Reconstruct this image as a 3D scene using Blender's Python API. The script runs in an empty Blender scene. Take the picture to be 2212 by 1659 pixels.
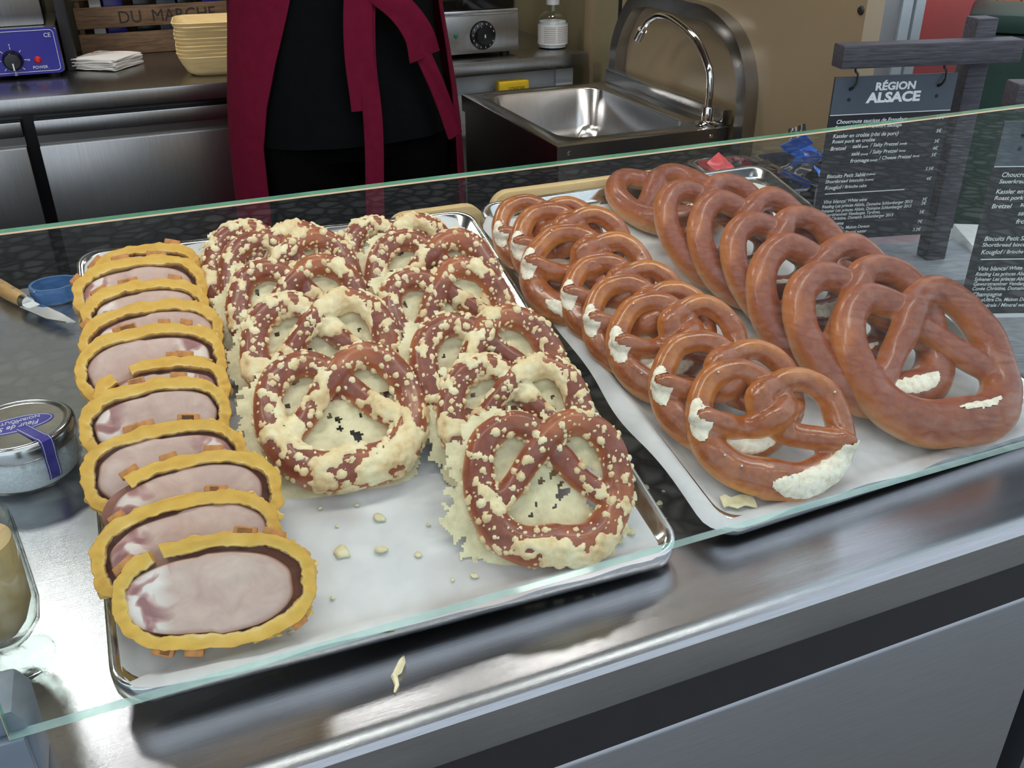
import bpy, bmesh, math, random
from mathutils import Vector, Matrix, noise, Euler

# ------------------------------------------------------------------ camera, world, lights, exposure
S = bpy.context.scene
COL = S.collection
ZC = 1.562                      # camera height above the street; coordinates below are metres, z from the street
CT = 0.95                       # counter top height
rad = math.radians

cam_d = bpy.data.cameras.new('camera')
cam_d.sensor_width = 36.0
cam_d.lens = 36.0 * 2020.0 / 2212.0
cam_d.clip_start = 0.02
cam = bpy.data.objects.new('camera', cam_d)
COL.objects.link(cam)
cam.matrix_world = Matrix(((0.92224576, 0.19124274, -0.33598954, 0.0),
                           (-0.3865282, 0.43889727, -0.8111505, 0.0),
                           (-0.00766175, 0.87794954, 0.47869186, ZC),
                           (0, 0, 0, 1)))
S.camera = cam

wd = bpy.data.worlds.new('overcast_sky')
S.world = wd
wd.use_nodes = True
nt = wd.node_tree
bg = nt.nodes['Background']
bg.inputs['Color'].default_value = (0.80, 0.89, 1.0, 1)
bg.inputs['Strength'].default_value = 1.7

S.view_settings.view_transform = 'Standard'
S.view_settings.look = 'None'
S.view_settings.gamma = 1.0
S.view_settings.use_curve_mapping = False
S.view_settings.exposure = -0.28


def srgb(r, g, b):
    def f(c):
        c /= 255.0
        return c / 12.92 if c <= 0.04045 else ((c + 0.055) / 1.055) ** 2.4
    return (f(r), f(g), f(b), 1.0)


# ------------------------------------------------------------------ material helpers
class NT:
    def __init__(self, name):
        self.m = bpy.data.materials.new(name)
        self.m.use_nodes = True
        self.t = self.m.node_tree
        self.p = self.t.nodes['Principled BSDF']
        self.out = self.t.nodes['Material Output']

    def n(self, typ, **kw):
        nd = self.t.nodes.new(typ)
        for k, v in kw.items():
            if k.startswith('i_'):
                nd.inputs[k[2:].replace('_', ' ')].default_value = v
            else:
                setattr(nd, k, v)
        return nd

    def l(self, a, b):
        self.t.links.new(a, b)

    def ramp(self, stops, fac=None, interp='LINEAR'):
        r = self.n('ShaderNodeValToRGB')
        r.color_ramp.interpolation = interp
        e = r.color_ramp.elements
        while len(e) < len(stops):
            e.new(0.5)
        for el, (p, c) in zip(e, stops):
            el.position = p
            el.color = c
        if fac is not None:
            self.l(fac, r.inputs['Fac'])
        return r

    def noise(self, scale, detail=4, rough=0.55, vec=None, dist=0.0):
        nd = self.n('ShaderNodeTexNoise')
        nd.inputs['Scale'].default_value = scale
        nd.inputs['Detail'].default_value = detail
        nd.inputs['Roughness'].default_value = rough
        nd.inputs['Distortion'].default_value = dist
        if vec is not None:
            self.l(vec, nd.inputs['Vector'])
        return nd

    def mix(self, fac, a, b, mode='MIX'):
        nd = self.n('ShaderNodeMix', data_type='RGBA', blend_type=mode)
        for sock, v in ((nd.inputs['Factor'], fac), (nd.inputs['A'], a), (nd.inputs['B'], b)):
            pass
        for idx, v in ((0, fac), (6, a), (7, b)):
            if hasattr(v, 'is_output') or isinstance(v, bpy.types.NodeSocket):
                self.l(v, nd.inputs[idx])
            else:
                nd.inputs[idx].default_value = v
        return nd.outputs[2]

    def bump(self, h, strength=0.3, dist=0.002):
        b = self.n('ShaderNodeBump')
        b.inputs['Strength'].default_value = strength
        b.inputs['Distance'].default_value = dist
        self.l(h, b.inputs['Height'])
        self.l(b.outputs['Normal'], self.p.inputs['Normal'])
        return b

    def obj(self):
        return self.n('ShaderNodeTexCoord').outputs['Object']

    def mapping(self, vec, scale):
        mp = self.n('ShaderNodeMapping')
        mp.inputs['Scale'].default_value = scale
        self.l(vec, mp.inputs['Vector'])
        return mp.outputs['Vector']

    def set(self, **kw):
        for k, v in kw.items():
            self.p.inputs[k.replace('_', ' ')].default_value = v


def plain(name, col, rough=0.5, metal=0.0, var=0.12, scale=30.0, bump=0.0, bdist=0.001, **kw):
    m = NT(name)
    nz = m.noise(scale, 4, 0.6, m.obj())
    lo = tuple(c * (1 - var) for c in col[:3]) + (1,)
    hi = tuple(min(1, c * (1 + var)) for c in col[:3]) + (1,)
    r = m.ramp([(0.3, lo), (0.7, hi)], nz.outputs['Fac'])
    m.l(r.outputs['Color'], m.p.inputs['Base Color'])
    m.set(Roughness=rough, Metallic=metal, **kw)
    if bump:
        m.bump(nz.outputs['Fac'], bump, bdist)
    return m.m


def steel(name, base, rough, stretch=(3, 60, 60), rvar=0.08, bump=0.05, tint=(1, 1, 1)):
    m = NT(name)
    v = m.mapping(m.obj(), stretch)
    nz = m.noise(6, 6, 0.7, v)
    big = m.noise(3.0, 3, 0.5, m.obj())
    lo = tuple(base * 0.9 * t for t in tint) + (1,)
    hi = tuple(base * 1.06 * t for t in tint) + (1,)
    c = m.ramp([(0.3, lo), (0.7, hi)], nz.outputs['Fac'])
    m.l(c.outputs['Color'], m.p.inputs['Base Color'])
    mr = m.n('ShaderNodeMapRange')
    mr.inputs['To Min'].default_value = rough - rvar
    mr.inputs['To Max'].default_value = rough + rvar
    m.l(big.outputs['Fac'], mr.inputs['Value'])
    m.l(mr.outputs['Result'], m.p.inputs['Roughness'])
    m.set(Metallic=1.0)
    m.bump(nz.outputs['Fac'], bump, 0.001)
    return m.m


def emit(name, col, strength):
    m = NT(name)
    m.p.inputs['Base Color'].default_value = (0.8, 0.8, 0.8, 1)
    m.p.inputs['Emission Color'].default_value = col
    m.p.inputs['Emission Strength'].default_value = strength
    return m.m


# ------------------------------------------------------------------ mesh helpers
class MB:
    def __init__(self):
        self.v = []
        self.f = []
        self.fm = []

    def add(self, vs, fs, mi=0):
        o = len(self.v)
        self.v += [tuple(p) for p in vs]
        self.f += [[i + o for i in f] for f in fs]
        self.fm += [mi] * len(fs)
        return self

    def box(self, x0, x1, y0, y1, z0, z1, mi=0, xf=None):
        vs = [Vector((x, y, z)) for z in (z0, z1) for y in (y0, y1) for x in (x0, x1)]
        if xf:
            vs = [xf @ p for p in vs]
        return self.add(vs, [(0, 2, 3, 1), (4, 5, 7, 6), (0, 1, 5, 4), (2, 6, 7, 3), (0, 4, 6, 2), (1, 3, 7, 5)], mi)

    def tube(self, pts, r, seg=10, closed=False, mi=0, cap=True):
        P = [Vector(p) for p in pts]
        n = len(P)
        R = r if isinstance(r, (list, tuple)) else [r] * n
        up = Vector((0, 0, 1))
        vs = []
        prev = None
        for i in range(n):
            a = P[(i - 1) % n] if (closed or i > 0) else P[i]
            b = P[(i + 1) % n] if (closed or i < n - 1) else P[i]
            t = (b - a)
            t = t.normalized() if t.length > 1e-9 else Vector((1, 0, 0))
            if prev is None:
                s = t.cross(up)
                if s.length < 1e-3:
                    s = t.cross(Vector((1, 0, 0)))
            else:
                s = prev - t * prev.dot(t)
                if s.length < 1e-6:
                    s = t.cross(up)
            s.normalize()
            prev = s
            q = s.cross(t)
            for k in range(seg):
                an = 2 * math.pi * k / seg
                vs.append(P[i] + (s * math.cos(an) + q * math.sin(an)) * R[i])
        fs = []
        m = n if closed else n - 1
        for i in range(m):
            for k in range(seg):
                a, b = i * seg + k, i * seg + (k + 1) % seg
                c, d = ((i + 1) % n) * seg + (k + 1) % seg, ((i + 1) % n) * seg + k
                fs.append((a, b, c, d))
        if cap and not closed:
            fs.append(tuple(range(seg))[::-1])
            fs.append(tuple((n - 1) * seg + k for k in range(seg)))
        return self.add(vs, fs, mi)

    def lathe(self, prof, seg=32, mi=0, c=(0, 0, 0)):
        vs = []
        fs = []
        n = len(prof)
        for k in range(seg):
            an = 2 * math.pi * k / seg
            for (r, z) in prof:
                vs.append((c[0] + r * math.cos(an), c[1] + r * math.sin(an), c[2] + z))
        for k in range(seg):
            for i in range(n - 1):
                a, b = k * n + i, ((k + 1) % seg) * n + i
                fs.append((a, b, b + 1, a + 1))
        return self.add(vs, fs, mi)

    def prism(self, poly, z0, z1, mi=0, xf=None):
        n = len(poly)
        vs = [Vector((p[0], p[1], z0)) for p in poly] + [Vector((p[0], p[1], z1)) for p in poly]
        if xf:
            vs = [xf @ p for p in vs]
        fs = [tuple(range(n))[::-1], tuple(range(n, 2 * n))]
        for i in range(n):
            j = (i + 1) % n
            fs.append((i, j, n + j, n + i))
        return self.add(vs, fs, mi)

    def grid(self, nx, ny, fn, mi=0, closed_x=False):
        vs = [fn(i, j) for j in range(ny) for i in range(nx)]
        fs = []
        for j in range(ny - 1):
            for i in range(nx if closed_x else nx - 1):
                a, b = j * nx + i, j * nx + (i + 1) % nx
                fs.append((a, b, b + nx, a + nx))
        return self.add(vs, fs, mi)

    def bm(self):
        b = bmesh.new()
        vs = [b.verts.new(p) for p in self.v]
        for f, mi in zip(self.f, self.fm):
            try:
                fc = b.faces.new([vs[i] for i in f])
                fc.material_index = mi
            except ValueError:
                pass
        bmesh.ops.remove_doubles(b, verts=b.verts, dist=1e-6)
        bmesh.ops.recalc_face_normals(b, faces=b.faces)
        return b

    def mesh(self, name, smooth=False, bevel=0.0, solid=0.0, sharp=35):
        b = self.bm()
        if solid:
            bmesh.ops.solidify(b, geom=b.faces[:], thickness=solid)
            bmesh.ops.recalc_face_normals(b, faces=b.faces)
        if bevel:
            es = [e for e in b.edges if len(e.link_faces) == 2 and e.calc_face_angle(0) > 0.5]
            bmesh.ops.bevel(b, geom=es, offset=bevel, segments=2, profile=0.6, affect='EDGES', clamp_overlap=True)
        me = bpy.data.meshes.new(name)
        b.to_mesh(me)
        b.free()
        if smooth:
            me.shade_smooth()
            try:
                me.set_sharp_from_angle(angle=rad(sharp))
            except Exception:
                pass
        return me

    def build(self, name, mat, parent=None, smooth=False, bevel=0.0, solid=0.0, loc=None, sharp=35):
        me = self.mesh(name, smooth or bevel > 0, bevel, solid, sharp)
        for m in (mat if isinstance(mat, (list, tuple)) else [mat]):
            me.materials.append(m)
        return link(name, me, parent, loc)


def link(name, data, parent=None, loc=None):
    o = bpy.data.objects.new(name, data)
    COL.objects.link(o)
    if parent is not None:
        o.parent = parent
    if loc is not None:
        o.location = loc
    return o


def tag(o, label, cat, group=None, kind=None):
    o['label'] = label
    o['category'] = cat
    if group:
        o['group'] = group
    if kind:
        o['kind'] = kind
    return o


def struct(o, label=None):
    o['kind'] = 'structure'
    if label:
        o['label'] = label
        o['category'] = o.name.split('_')[0]
    return o


def thing(name, label, cat, loc=(0, 0, 0), rotz=0.0, group=None):
    o = bpy.data.objects.new(name, None)
    o.empty_display_size = 0.02
    COL.objects.link(o)
    o.location = loc
    o.rotation_euler = (0, 0, rotz)
    return tag(o, label, cat, group)


def W(x, y, z):
    """camera-relative survey point -> world"""
    return Vector((x, y, z + ZC))


def crom(P, n=8):
    P = [Vector(p) for p in P]
    Q = [P[0] * 2 - P[1]] + P + [P[-1] * 2 - P[-2]]
    out = []
    for i in range(1, len(Q) - 2):
        a, b, c, d = Q[i - 1], Q[i], Q[i + 1], Q[i + 2]
        for k in range(n):
            t = k / n
            out.append(0.5 * (2 * b + (c - a) * t + (2 * a - 5 * b + 4 * c - d) * t * t + (3 * b - a - 3 * c + d) * t ** 3))
    out.append(Q[-2])
    return out


def rrect(x0, x1, y0, y1, r, n=6):
    pts = []
    for cx, cy, a0 in ((x1 - r, y1 - r, 0), (x0 + r, y1 - r, 90), (x0 + r, y0 + r, 180), (x1 - r, y0 + r, 270)):
        for k in range(n + 1):
            a = rad(a0 + 90 * k / n)
            pts.append((cx + r * math.cos(a), cy + r * math.sin(a)))
    return pts


def loops(mb, polys, mi=0, cap_first=False, cap_last=False):
    """polys: list of rings (same count) of 3-D points, skinned in order"""
    n = len(polys[0])
    vs = [p for ring in polys for p in ring]
    fs = []
    for j in range(len(polys) - 1):
        for i in range(n):
            a, b = j * n + i, j * n + (i + 1) % n
            fs.append((a, b, b + n, a + n))
    if cap_first:
        fs.append(tuple(range(n))[::-1])
    if cap_last:
        fs.append(tuple((len(polys) - 1) * n + i for i in range(n)))
    mb.add(vs, fs, mi)


def text_mesh(s, size, shear=0.0, bold=0.0, width=None, align='LEFT', ext=0.0002, spacing=1.0):
    cu = bpy.data.curves.new('t', 'FONT')
    cu.body = s
    cu.size = size
    cu.shear = shear
    cu.offset = bold
    cu.extrude = ext
    cu.align_x = align
    cu.space_character = spacing
    cu.resolution_u = 3
    ob = bpy.data.objects.new('t', cu)
    COL.objects.link(ob)
    dg = bpy.context.evaluated_depsgraph_get()
    me = bpy.data.meshes.new_from_object(ob.evaluated_get(dg))
    bpy.data.objects.remove(ob)
    bpy.data.curves.remove(cu)
    if width and len(me.vertices):
        xs = [v.co.x for v in me.vertices]
        w = max(xs) - min(xs)
        k = width / w if w > 0 else 1
        for v in me.vertices:
            v.co.x *= k
    return me


def lettering(s, size, mat, parent, loc, rot=(rad(90), 0, 0), name='lettering', **kw):
    me = text_mesh(s, size, **kw)
    me.materials.clear()
    me.materials.append(mat)
    o = link(name, me, parent, loc)
    o.rotation_euler = rot
    return o


def remesh(mb, voxel, smooth=6):
    b = mb.bm()
    me = bpy.data.meshes.new('tmp')
    b.to_mesh(me)
    b.free()
    ob = bpy.data.objects.new('tmp', me)
    COL.objects.link(ob)
    md = ob.modifiers.new('r', 'REMESH')
    md.mode = 'VOXEL'
    md.voxel_size = voxel
    ms = ob.modifiers.new('s', 'SMOOTH')
    ms.factor = 0.5
    ms.iterations = smooth
    dg = bpy.context.evaluated_depsgraph_get()
    out = bpy.data.meshes.new_from_object(ob.evaluated_get(dg))
    bpy.data.objects.remove(ob)
    bpy.data.meshes.remove(me)
    out.shade_smooth()
    return out


# ------------------------------------------------------------------ materials
M = {}
M['counter'] = steel('brushed_counter_steel', 0.41, 0.26, (4, 90, 90), 0.05, 0.10, (0.97, 1.0, 1.05))
M['panel'] = steel('satin_panel_steel', 0.32, 0.42, (4, 90, 90), 0.05, 0.03, (0.96, 1.0, 1.07))
M['fridge'] = steel('fridge_steel', 0.40, 0.27, (60, 2, 2), 0.06, 0.0, (1.0, 0.99, 0.97))
M['tray'] = steel('polished_tray_steel', 0.62, 0.16, (10, 10, 10), 0.05, 0.02)
M['sink'] = steel('sink_steel', 0.60, 0.20, (40, 40, 4), 0.05, 0.03)
M['sinkbody'] = steel('sink_apron_steel', 0.26, 0.30, (2, 2, 60), 0.05, 0.03, (1, .97, .93))
M['chrome'] = steel('chrome', 0.75, 0.06, (5, 5, 5), 0.02, 0.0)
M['black'] = plain('matt_black_rubber', srgb(22, 22, 26), 0.55, var=0.2)
M['blackgloss'] = plain('glossy_black_plastic', srgb(18, 18, 20), 0.22, var=0.2)
M['paper'] = None
M['tan'] = None


def mk_paper():
    m = NT('baking_parchment')
    v = m.obj()
    a = m.noise(9, 5, 0.6, v)
    r = m.ramp([(0.3, srgb(196, 196, 200)), (0.7, srgb(222, 222, 224))], a.outputs['Fac'])
    g = m.noise(5.0, 2, 0.4, v)
    gr = m.ramp([(0.56, (0, 0, 0, 1)), (0.64, (1, 1, 1, 1))], g.outputs['Fac'])
    c = m.mix(gr.outputs['Color'], r.outputs['Color'], srgb(180, 174, 174))
    m.l(c, m.p.inputs['Base Color'])
    m.set(Roughness=0.55)
    m.bump(a.outputs['Fac'], 0.25, 0.004)
    return m.m


M['paper'] = mk_paper()
M['tan'] = plain('tan_laminate_panel', srgb(142, 126, 100), 0.30, var=0.05, scale=4)
M['tan2'] = plain('khaki_laminate', srgb(128, 120, 94), 0.4, var=0.05, scale=4)
M['white'] = plain('white_enamel', srgb(205, 208, 208), 0.35, var=0.04)
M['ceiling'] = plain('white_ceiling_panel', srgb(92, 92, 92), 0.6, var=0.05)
M['floor'] = plain('grey_vinyl_floor', srgb(95, 95, 95), 0.5, var=0.2)


def mk_glass():
    m = NT('clear_screen_glass')
    t = m.t
    tr = m.n('ShaderNodeBsdfTransparent')
    tr.inputs['Color'].default_value = (0.955, 0.985, 0.972, 1)
    gl = m.n('ShaderNodeBsdfGlossy')
    gl.inputs['Roughness'].default_value = 0.0
    fr = m.n('ShaderNodeFresnel')
    fr.inputs['IOR'].default_value = 1.5
    mx = m.n('ShaderNodeMixShader')
    ge = m.n('ShaderNodeNewGeometry')
    inv = m.n('ShaderNodeMath', operation='SUBTRACT')
    inv.inputs[0].default_value = 1.0
    m.l(ge.outputs['Backfacing'], inv.inputs[1])
    mul = m.n('ShaderNodeMath', operation='MULTIPLY')
    two = m.n('ShaderNodeMath', operation='MULTIPLY')       # both faces of the pane reflect
    two.inputs[1].default_value = 1.85
    two.use_clamp = True
    m.l(fr.outputs['Fac'], two.inputs[0])
    m.l(two.outputs['Value'], mul.inputs[0])
    m.l(inv.outputs['Value'], mul.inputs[1])
    m.l(mul.outputs['Value'], mx.inputs['Fac'])
    m.l(tr.outputs['BSDF'], mx.inputs[1])
    m.l(gl.outputs['BSDF'], mx.inputs[2])
    m.l(mx.outputs['Shader'], m.out.inputs['Surface'])
    return m.m


M['glass'] = mk_glass()


def mk_edge(name, lo, hi, fac):
    m = NT(name)
    nz = m.noise(14, 4, 0.6, m.obj())
    r = m.ramp([(0.3, lo), (0.7, hi)], nz.outputs['Fac'])
    m.l(r.outputs['Color'], m.p.inputs['Base Color'])
    m.set(Roughness=0.06)
    tr = m.n('ShaderNodeBsdfTransparent')
    tr.inputs['Color'].default_value = (0.72, 0.92, 0.85, 1)
    mx = m.n('ShaderNodeMixShader')
    mx.inputs['Fac'].default_value = fac
    m.l(tr.outputs['BSDF'], mx.inputs[1])
    m.l(m.p.outputs['BSDF'], mx.inputs[2])
    m.l(mx.outputs['Shader'], m.out.inputs['Surface'])
    return m.m


M['glassedge'] = mk_edge('green_glass_edge', srgb(52, 122, 96), srgb(118, 180, 152), 0.75)
M['glassedge2'] = mk_edge('pale_glass_edge', srgb(150, 190, 186), srgb(206, 226, 224), 0.45)
M['arris'] = plain('ground_glass_arris', srgb(196, 168, 134), 0.35, var=0.15, scale=8)  # beige stands in for the line refracted and reflected at the pane's bevel
M['thinglass'] = mk_glass()
M['thinglass'].name = 'drinking_glass'


def mk_crust(name, top, side, under, rough, coat, blister=0.0, nscale=28):
    """baked crust: browner where the dough domes up, paler towards the tin side"""
    m = NT(name)
    tc = m.n('ShaderNodeTexCoord')
    sp = m.n('ShaderNodeSeparateXYZ')
    m.l(tc.outputs['Normal'], sp.inputs['Vector'])
    nz = m.noise(nscale, 5, 0.6, tc.outputs['Object'])
    add = m.n('ShaderNodeMath', operation='MULTIPLY_ADD')
    m.l(nz.outputs['Fac'], add.inputs[0])
    add.inputs[1].default_value = 0.95
    m.l(sp.outputs['Z'], add.inputs[2])
    mr = m.n('ShaderNodeMapRange')
    mr.inputs['From Min'].default_value = -0.6
    mr.inputs['From Max'].default_value = 1.5
    m.l(add.outputs['Value'], mr.inputs['Value'])
    r = m.ramp([(0.20, under), (0.56, side), (0.84, top), (1.0, tuple(c * 0.72 for c in top[:3]) + (1,))], mr.outputs['Result'])
    fine = m.noise(160, 3, 0.6, tc.outputs['Object'])
    c = m.mix(0.2, r.outputs['Color'], m.ramp([(0.35, tuple(x * 0.7 for x in top[:3]) + (1,)), (0.7, side)], fine.outputs['Fac']).outputs['Color'])
    blot = m.noise(nscale * 0.55, 3, 0.5, tc.outputs['Object'], 0.4)
    bl_ = m.ramp([(0.52, (0, 0, 0, 1)), (0.68, (0.55, 0.55, 0.55, 1))], blot.outputs['Fac'])
    c = m.mix(bl_.outputs['Color'], c, side)
    m.l(c, m.p.inputs['Base Color'])
    m.set(Roughness=rough)
    m.p.inputs['Coat Weight'].default_value = coat
    m.p.inputs['Coat Roughness'].default_value = 0.16
    m.p.inputs['Subsurface Weight'].default_value = 0.0
    b = m.noise(260, 4, 0.65, tc.outputs['Object'])
    m.bump(b.outputs['Fac'], 0.22 + blister, 0.0012)
    return m.m


M['crust_c'] = mk_crust('glossy_salted_pretzel_crust', srgb(152, 70, 22), srgb(216, 138, 50), srgb(214, 176, 116), 0.28, 0.55, 0.2, 22)
M['crust_d'] = mk_crust('plain_pretzel_crust', srgb(142, 68, 44), srgb(196, 118, 56), srgb(212, 176, 116), 0.40, 0.25, 0.2, 16)
M['crust_k'] = mk_crust('cheese_pretzel_crust', srgb(128, 54, 34), srgb(186, 102, 48), srgb(200, 160, 110), 0.40, 0.2)


def mk_crumb():
    m = NT('white_pretzel_crumb')
    v = m.obj()
    a = m.noise(120, 5, 0.65, v)
    r = m.ramp([(0.3, srgb(218, 204, 174)), (0.55, srgb(246, 238, 220))], a.outputs['Fac'])
    m.l(r.outputs['Color'], m.p.inputs['Base Color'])
    m.set(Roughness=0.8)
    m.bump(a.outputs['Fac'], 0.6, 0.002)
    return m.m


M['crumb'] = mk_crumb()


def mk_cheese():
    m = NT('baked_cheese')
    v = m.obj()
    a = m.noise(40, 5, 0.6, v)
    r = m.ramp([(0.30, srgb(200, 158, 108)), (0.44, srgb(224, 198, 150)), (0.60, srgb(235, 219, 178)), (0.8, srgb(241, 232, 196))], a.outputs['Fac'])
    m.l(r.outputs['Color'], m.p.inputs['Base Color'])
    m.set(Roughness=0.55)
    f = m.noise(220, 4, 0.6, v)
    m.bump(f.outputs['Fac'], 0.4, 0.001)
    return m.m


M['cheese'] = mk_cheese()


def mk_sheet():
    m = NT('melted_cheese_sheet')
    v = m.obj()
    a = m.noise(55, 4, 0.6, v)
    r = m.ramp([(0.3, srgb(202, 192, 152)), (0.55, srgb(228, 218, 178)), (0.8, srgb(238, 230, 194))], a.outputs['Fac'])
    m.l(r.outputs['Color'], m.p.inputs['Base Color'])
    m.set(Roughness=0.5)
    m.bump(a.outputs['Fac'], 0.5, 0.0015)
    return m.m


M['sheet'] = mk_sheet()


def mk_pastry():
    m = NT('golden_pastry_crust')
    at = m.n('ShaderNodeAttribute', attribute_name='bake')
    v = m.obj()
    a = m.noise(45, 4, 0.6, v)
    add = m.n('ShaderNodeMath', operation='MULTIPLY_ADD')
    m.l(a.outputs['Fac'], add.inputs[0])
    add.inputs[1].default_value = 0.5
    m.l(at.outputs['Fac'], add.inputs[2])
    r = m.ramp([(0.15, srgb(230, 204, 140)), (0.32, srgb(222, 180, 82)), (0.52, srgb(214, 164, 62)), (0.68, srgb(218, 176, 92)), (0.92, srgb(170, 102, 48))], add.outputs['Value'])
    m.l(r.outputs['Color'], m.p.inputs['Base Color'])
    m.set(Roughness=0.6)
    f = m.noise(140, 4, 0.65, v)
    m.bump(f.outputs['Fac'], 0.35, 0.0015)
    return m.m


M['pastry'] = mk_pastry()
M['flake'] = plain('pale_pastry_flake', srgb(222, 184, 100), 0.65, var=0.25, scale=90, bump=0.3)
M['pastrybrown'] = plain('browned_pastry_lattice', srgb(186, 122, 60), 0.6, var=0.35, scale=90, bump=0.3)


def mk_meat():
    m = NT('roast_pork')
    oi = m.n('ShaderNodeObjectInfo')
    tc = m.n('ShaderNodeTexCoord')
    at = m.n('ShaderNodeAttribute', attribute_name='fat')
    rim = m.n('ShaderNodeAttribute', attribute_name='rim')
    off = m.n('ShaderNodeVectorMath', operation='ADD')
    sc = m.n('ShaderNodeVectorMath', operation='SCALE')
    cmb = m.n('ShaderNodeCombineXYZ')
    m.l(oi.outputs['Random'], cmb.inputs[0])
    m.l(oi.outputs['Random'], cmb.inputs[1])
    m.l(cmb.outputs['Vector'], sc.inputs[0])
    sc.inputs['Scale'].default_value = 3.0
    m.l(tc.outputs['Object'], off.inputs[0])
    m.l(sc.outputs['Vector'], off.inputs[1])
    base = m.noise(40, 5, 0.6, off.outputs['Vector'], 0.6)
    r = m.ramp([(0.3, srgb(192, 160, 150)), (0.6, srgb(208, 180, 168)), (0.85, srgb(219, 197, 186))], base.outputs['Fac'])
    lump = m.noise(48, 2, 0.4, off.outputs['Vector'], 0.8)
    fatc = m.ramp([(0.40, srgb(152, 104, 104)), (0.47, srgb(190, 146, 142)), (0.53, srgb(232, 220, 214)), (0.8, srgb(238, 228, 222))], lump.outputs['Fac'])
    mx = m.mix(at.outputs['Fac'], r.outputs['Color'], fatc.outputs['Color'])
    mx2 = m.mix(rim.outputs['Fac'], mx, srgb(150, 98, 84))
    m.l(mx2, m.p.inputs['Base Color'])
    m.set(Roughness=0.5)
    m.p.inputs['Subsurface Weight'].default_value = 0.08
    m.p.inputs['Subsurface Radius'].default_value = (0.01, 0.004, 0.003)
    m.p.inputs['Subsurface Scale'].default_value = 0.3
    f = m.noise(150, 4, 0.6, tc.outputs['Object'])
    m.bump(f.outputs['Fac'], 0.22, 0.0012)
    return m.m


M['meat'] = mk_meat()
M['wood_light'] = None


def mk_wood(name, lo, hi, scale=(1, 14, 14), rough=0.55, bump=0.2):
    m = NT(name)
    v = m.mapping(m.obj(), scale)
    a = m.noise(7, 6, 0.65, v, 0.5)
    r = m.ramp([(0.3, lo), (0.7, hi)], a.outputs['Fac'])
    m.l(r.outputs['Color'], m.p.inputs['Base Color'])
    m.set(Roughness=rough)
    m.bump(a.outputs['Fac'], bump, 0.002)
    return m.m


M['wood_light'] = mk_wood('pale_beech', srgb(206, 172, 116), srgb(226, 198, 146), (1, 12, 12))
M['wood_handle'] = mk_wood('olive_wood', srgb(176, 132, 74), srgb(208, 170, 112), (4, 30, 30), 0.4)
M['wood_crate'] = mk_wood('aged_crate_wood', srgb(70, 52, 36), srgb(128, 100, 72), (2, 20, 20), 0.7)
M['wood_dark'] = mk_wood('charcoal_stained_wood', srgb(30, 30, 36), srgb(74, 74, 84), (3, 40, 40), 0.55, 0.6)
M['wood_base'] = mk_wood('grey_washed_wood', srgb(92, 98, 106), srgb(134, 140, 148), (3, 30, 30), 0.5, 0.3)
M['chalk'] = plain('slate_black_print', srgb(34, 37, 42), 0.45, var=0.06)
M['slate'] = plain('slate_grey_print', srgb(72, 82, 92), 0.42, var=0.04)
M['ink_white'] = plain('white_print', srgb(222, 226, 228), 0.6, var=0.02)
M['ink_black'] = plain('black_stencil_ink', srgb(44, 36, 30), 0.8, var=0.1)
M['ink_grey'] = plain('grey_print', srgb(130, 130, 138), 0.7, var=0.02)
M['ink_plum'] = plain('plum_print', srgb(120, 50, 80), 0.7, var=0.02)
M['blue_panel'] = plain('blue_enamel', srgb(36, 30, 140), 0.3, var=0.05)
M['blue_label'] = plain('purple_blue_label', srgb(58, 48, 150), 0.4, var=0.05)
M['blue_plastic'] = plain('blue_plastic', srgb(58, 104, 160), 0.25, var=0.06)
M['blue_sachet'] = plain('blue_sachet_foil', srgb(36, 108, 220), 0.3, var=0.15)
M['red_sachet'] = plain('pink_sachet_foil', srgb(214, 78, 84), 0.3, var=0.15)
M['dark_sachet'] = plain('dark_sachet_foil', srgb(44, 42, 46), 0.25, var=0.2)
M['palm'] = mk_wood('palm_leaf_plate', srgb(216, 188, 128), srgb(240, 218, 166), (1, 10, 10), 0.55)
M['napkin'] = plain('napkin_paper', srgb(232, 230, 226), 0.85, var=0.03)
M['salt'] = plain('fleur_de_sel', srgb(212, 216, 222), 0.45, var=0.15, scale=300, bump=0.5)
M['yellow'] = plain('yellow_sponge_wrapper', srgb(226, 190, 40), 0.4, var=0.08)
M['beige'] = plain('beige_cream_filling', srgb(196, 164, 118), 0.5, var=0.08, scale=20)
M['apron'] = plain('burgundy_cotton', srgb(98, 16, 42), 0.85, var=0.12, scale=60, bump=0.15, Specular_IOR_Level=0.1)
M['shirt'] = plain('black_cotton', srgb(10, 11, 13), 0.9, var=0.2, scale=50, bump=0.15, Specular_IOR_Level=0.08)
M['trouser'] = plain('black_twill', srgb(6, 6, 7), 0.9, var=0.2, scale=80, bump=0.15, Specular_IOR_Level=0.05)
M['skin'] = plain('skin', srgb(205, 160, 136), 0.5, var=0.05)
M['hair'] = plain('dark_brown_hair', srgb(52, 36, 28), 0.5, var=0.3, scale=200, bump=0.5)
M['red_paint'] = plain('brick_red_paint', srgb(168, 58, 52), 0.5, var=0.05)
M['grey_alu'] = plain('light_grey_aluminium', srgb(178, 186, 190), 0.4, var=0.04)
M['grey_mid'] = plain('mid_grey_panel', srgb(138, 138, 138), 0.5, var=0.04)
M['green'] = plain('dark_green_tarpaulin', srgb(24, 54, 44), 0.5, var=0.3, scale=6)
M['brick'] = plain('fired_brick', srgb(160, 100, 66), 0.85, var=0.25, scale=20)
M['mortar'] = plain('pale_mortar', srgb(196, 176, 140), 0.9, var=0.1)
M['bracket'] = plain('grey_bracket_metal', srgb(112, 124, 136), 0.42, 0.3, var=0.05)
M['green_led'] = plain('green_indicator', srgb(30, 130, 90), 0.2, var=0.05)
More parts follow.
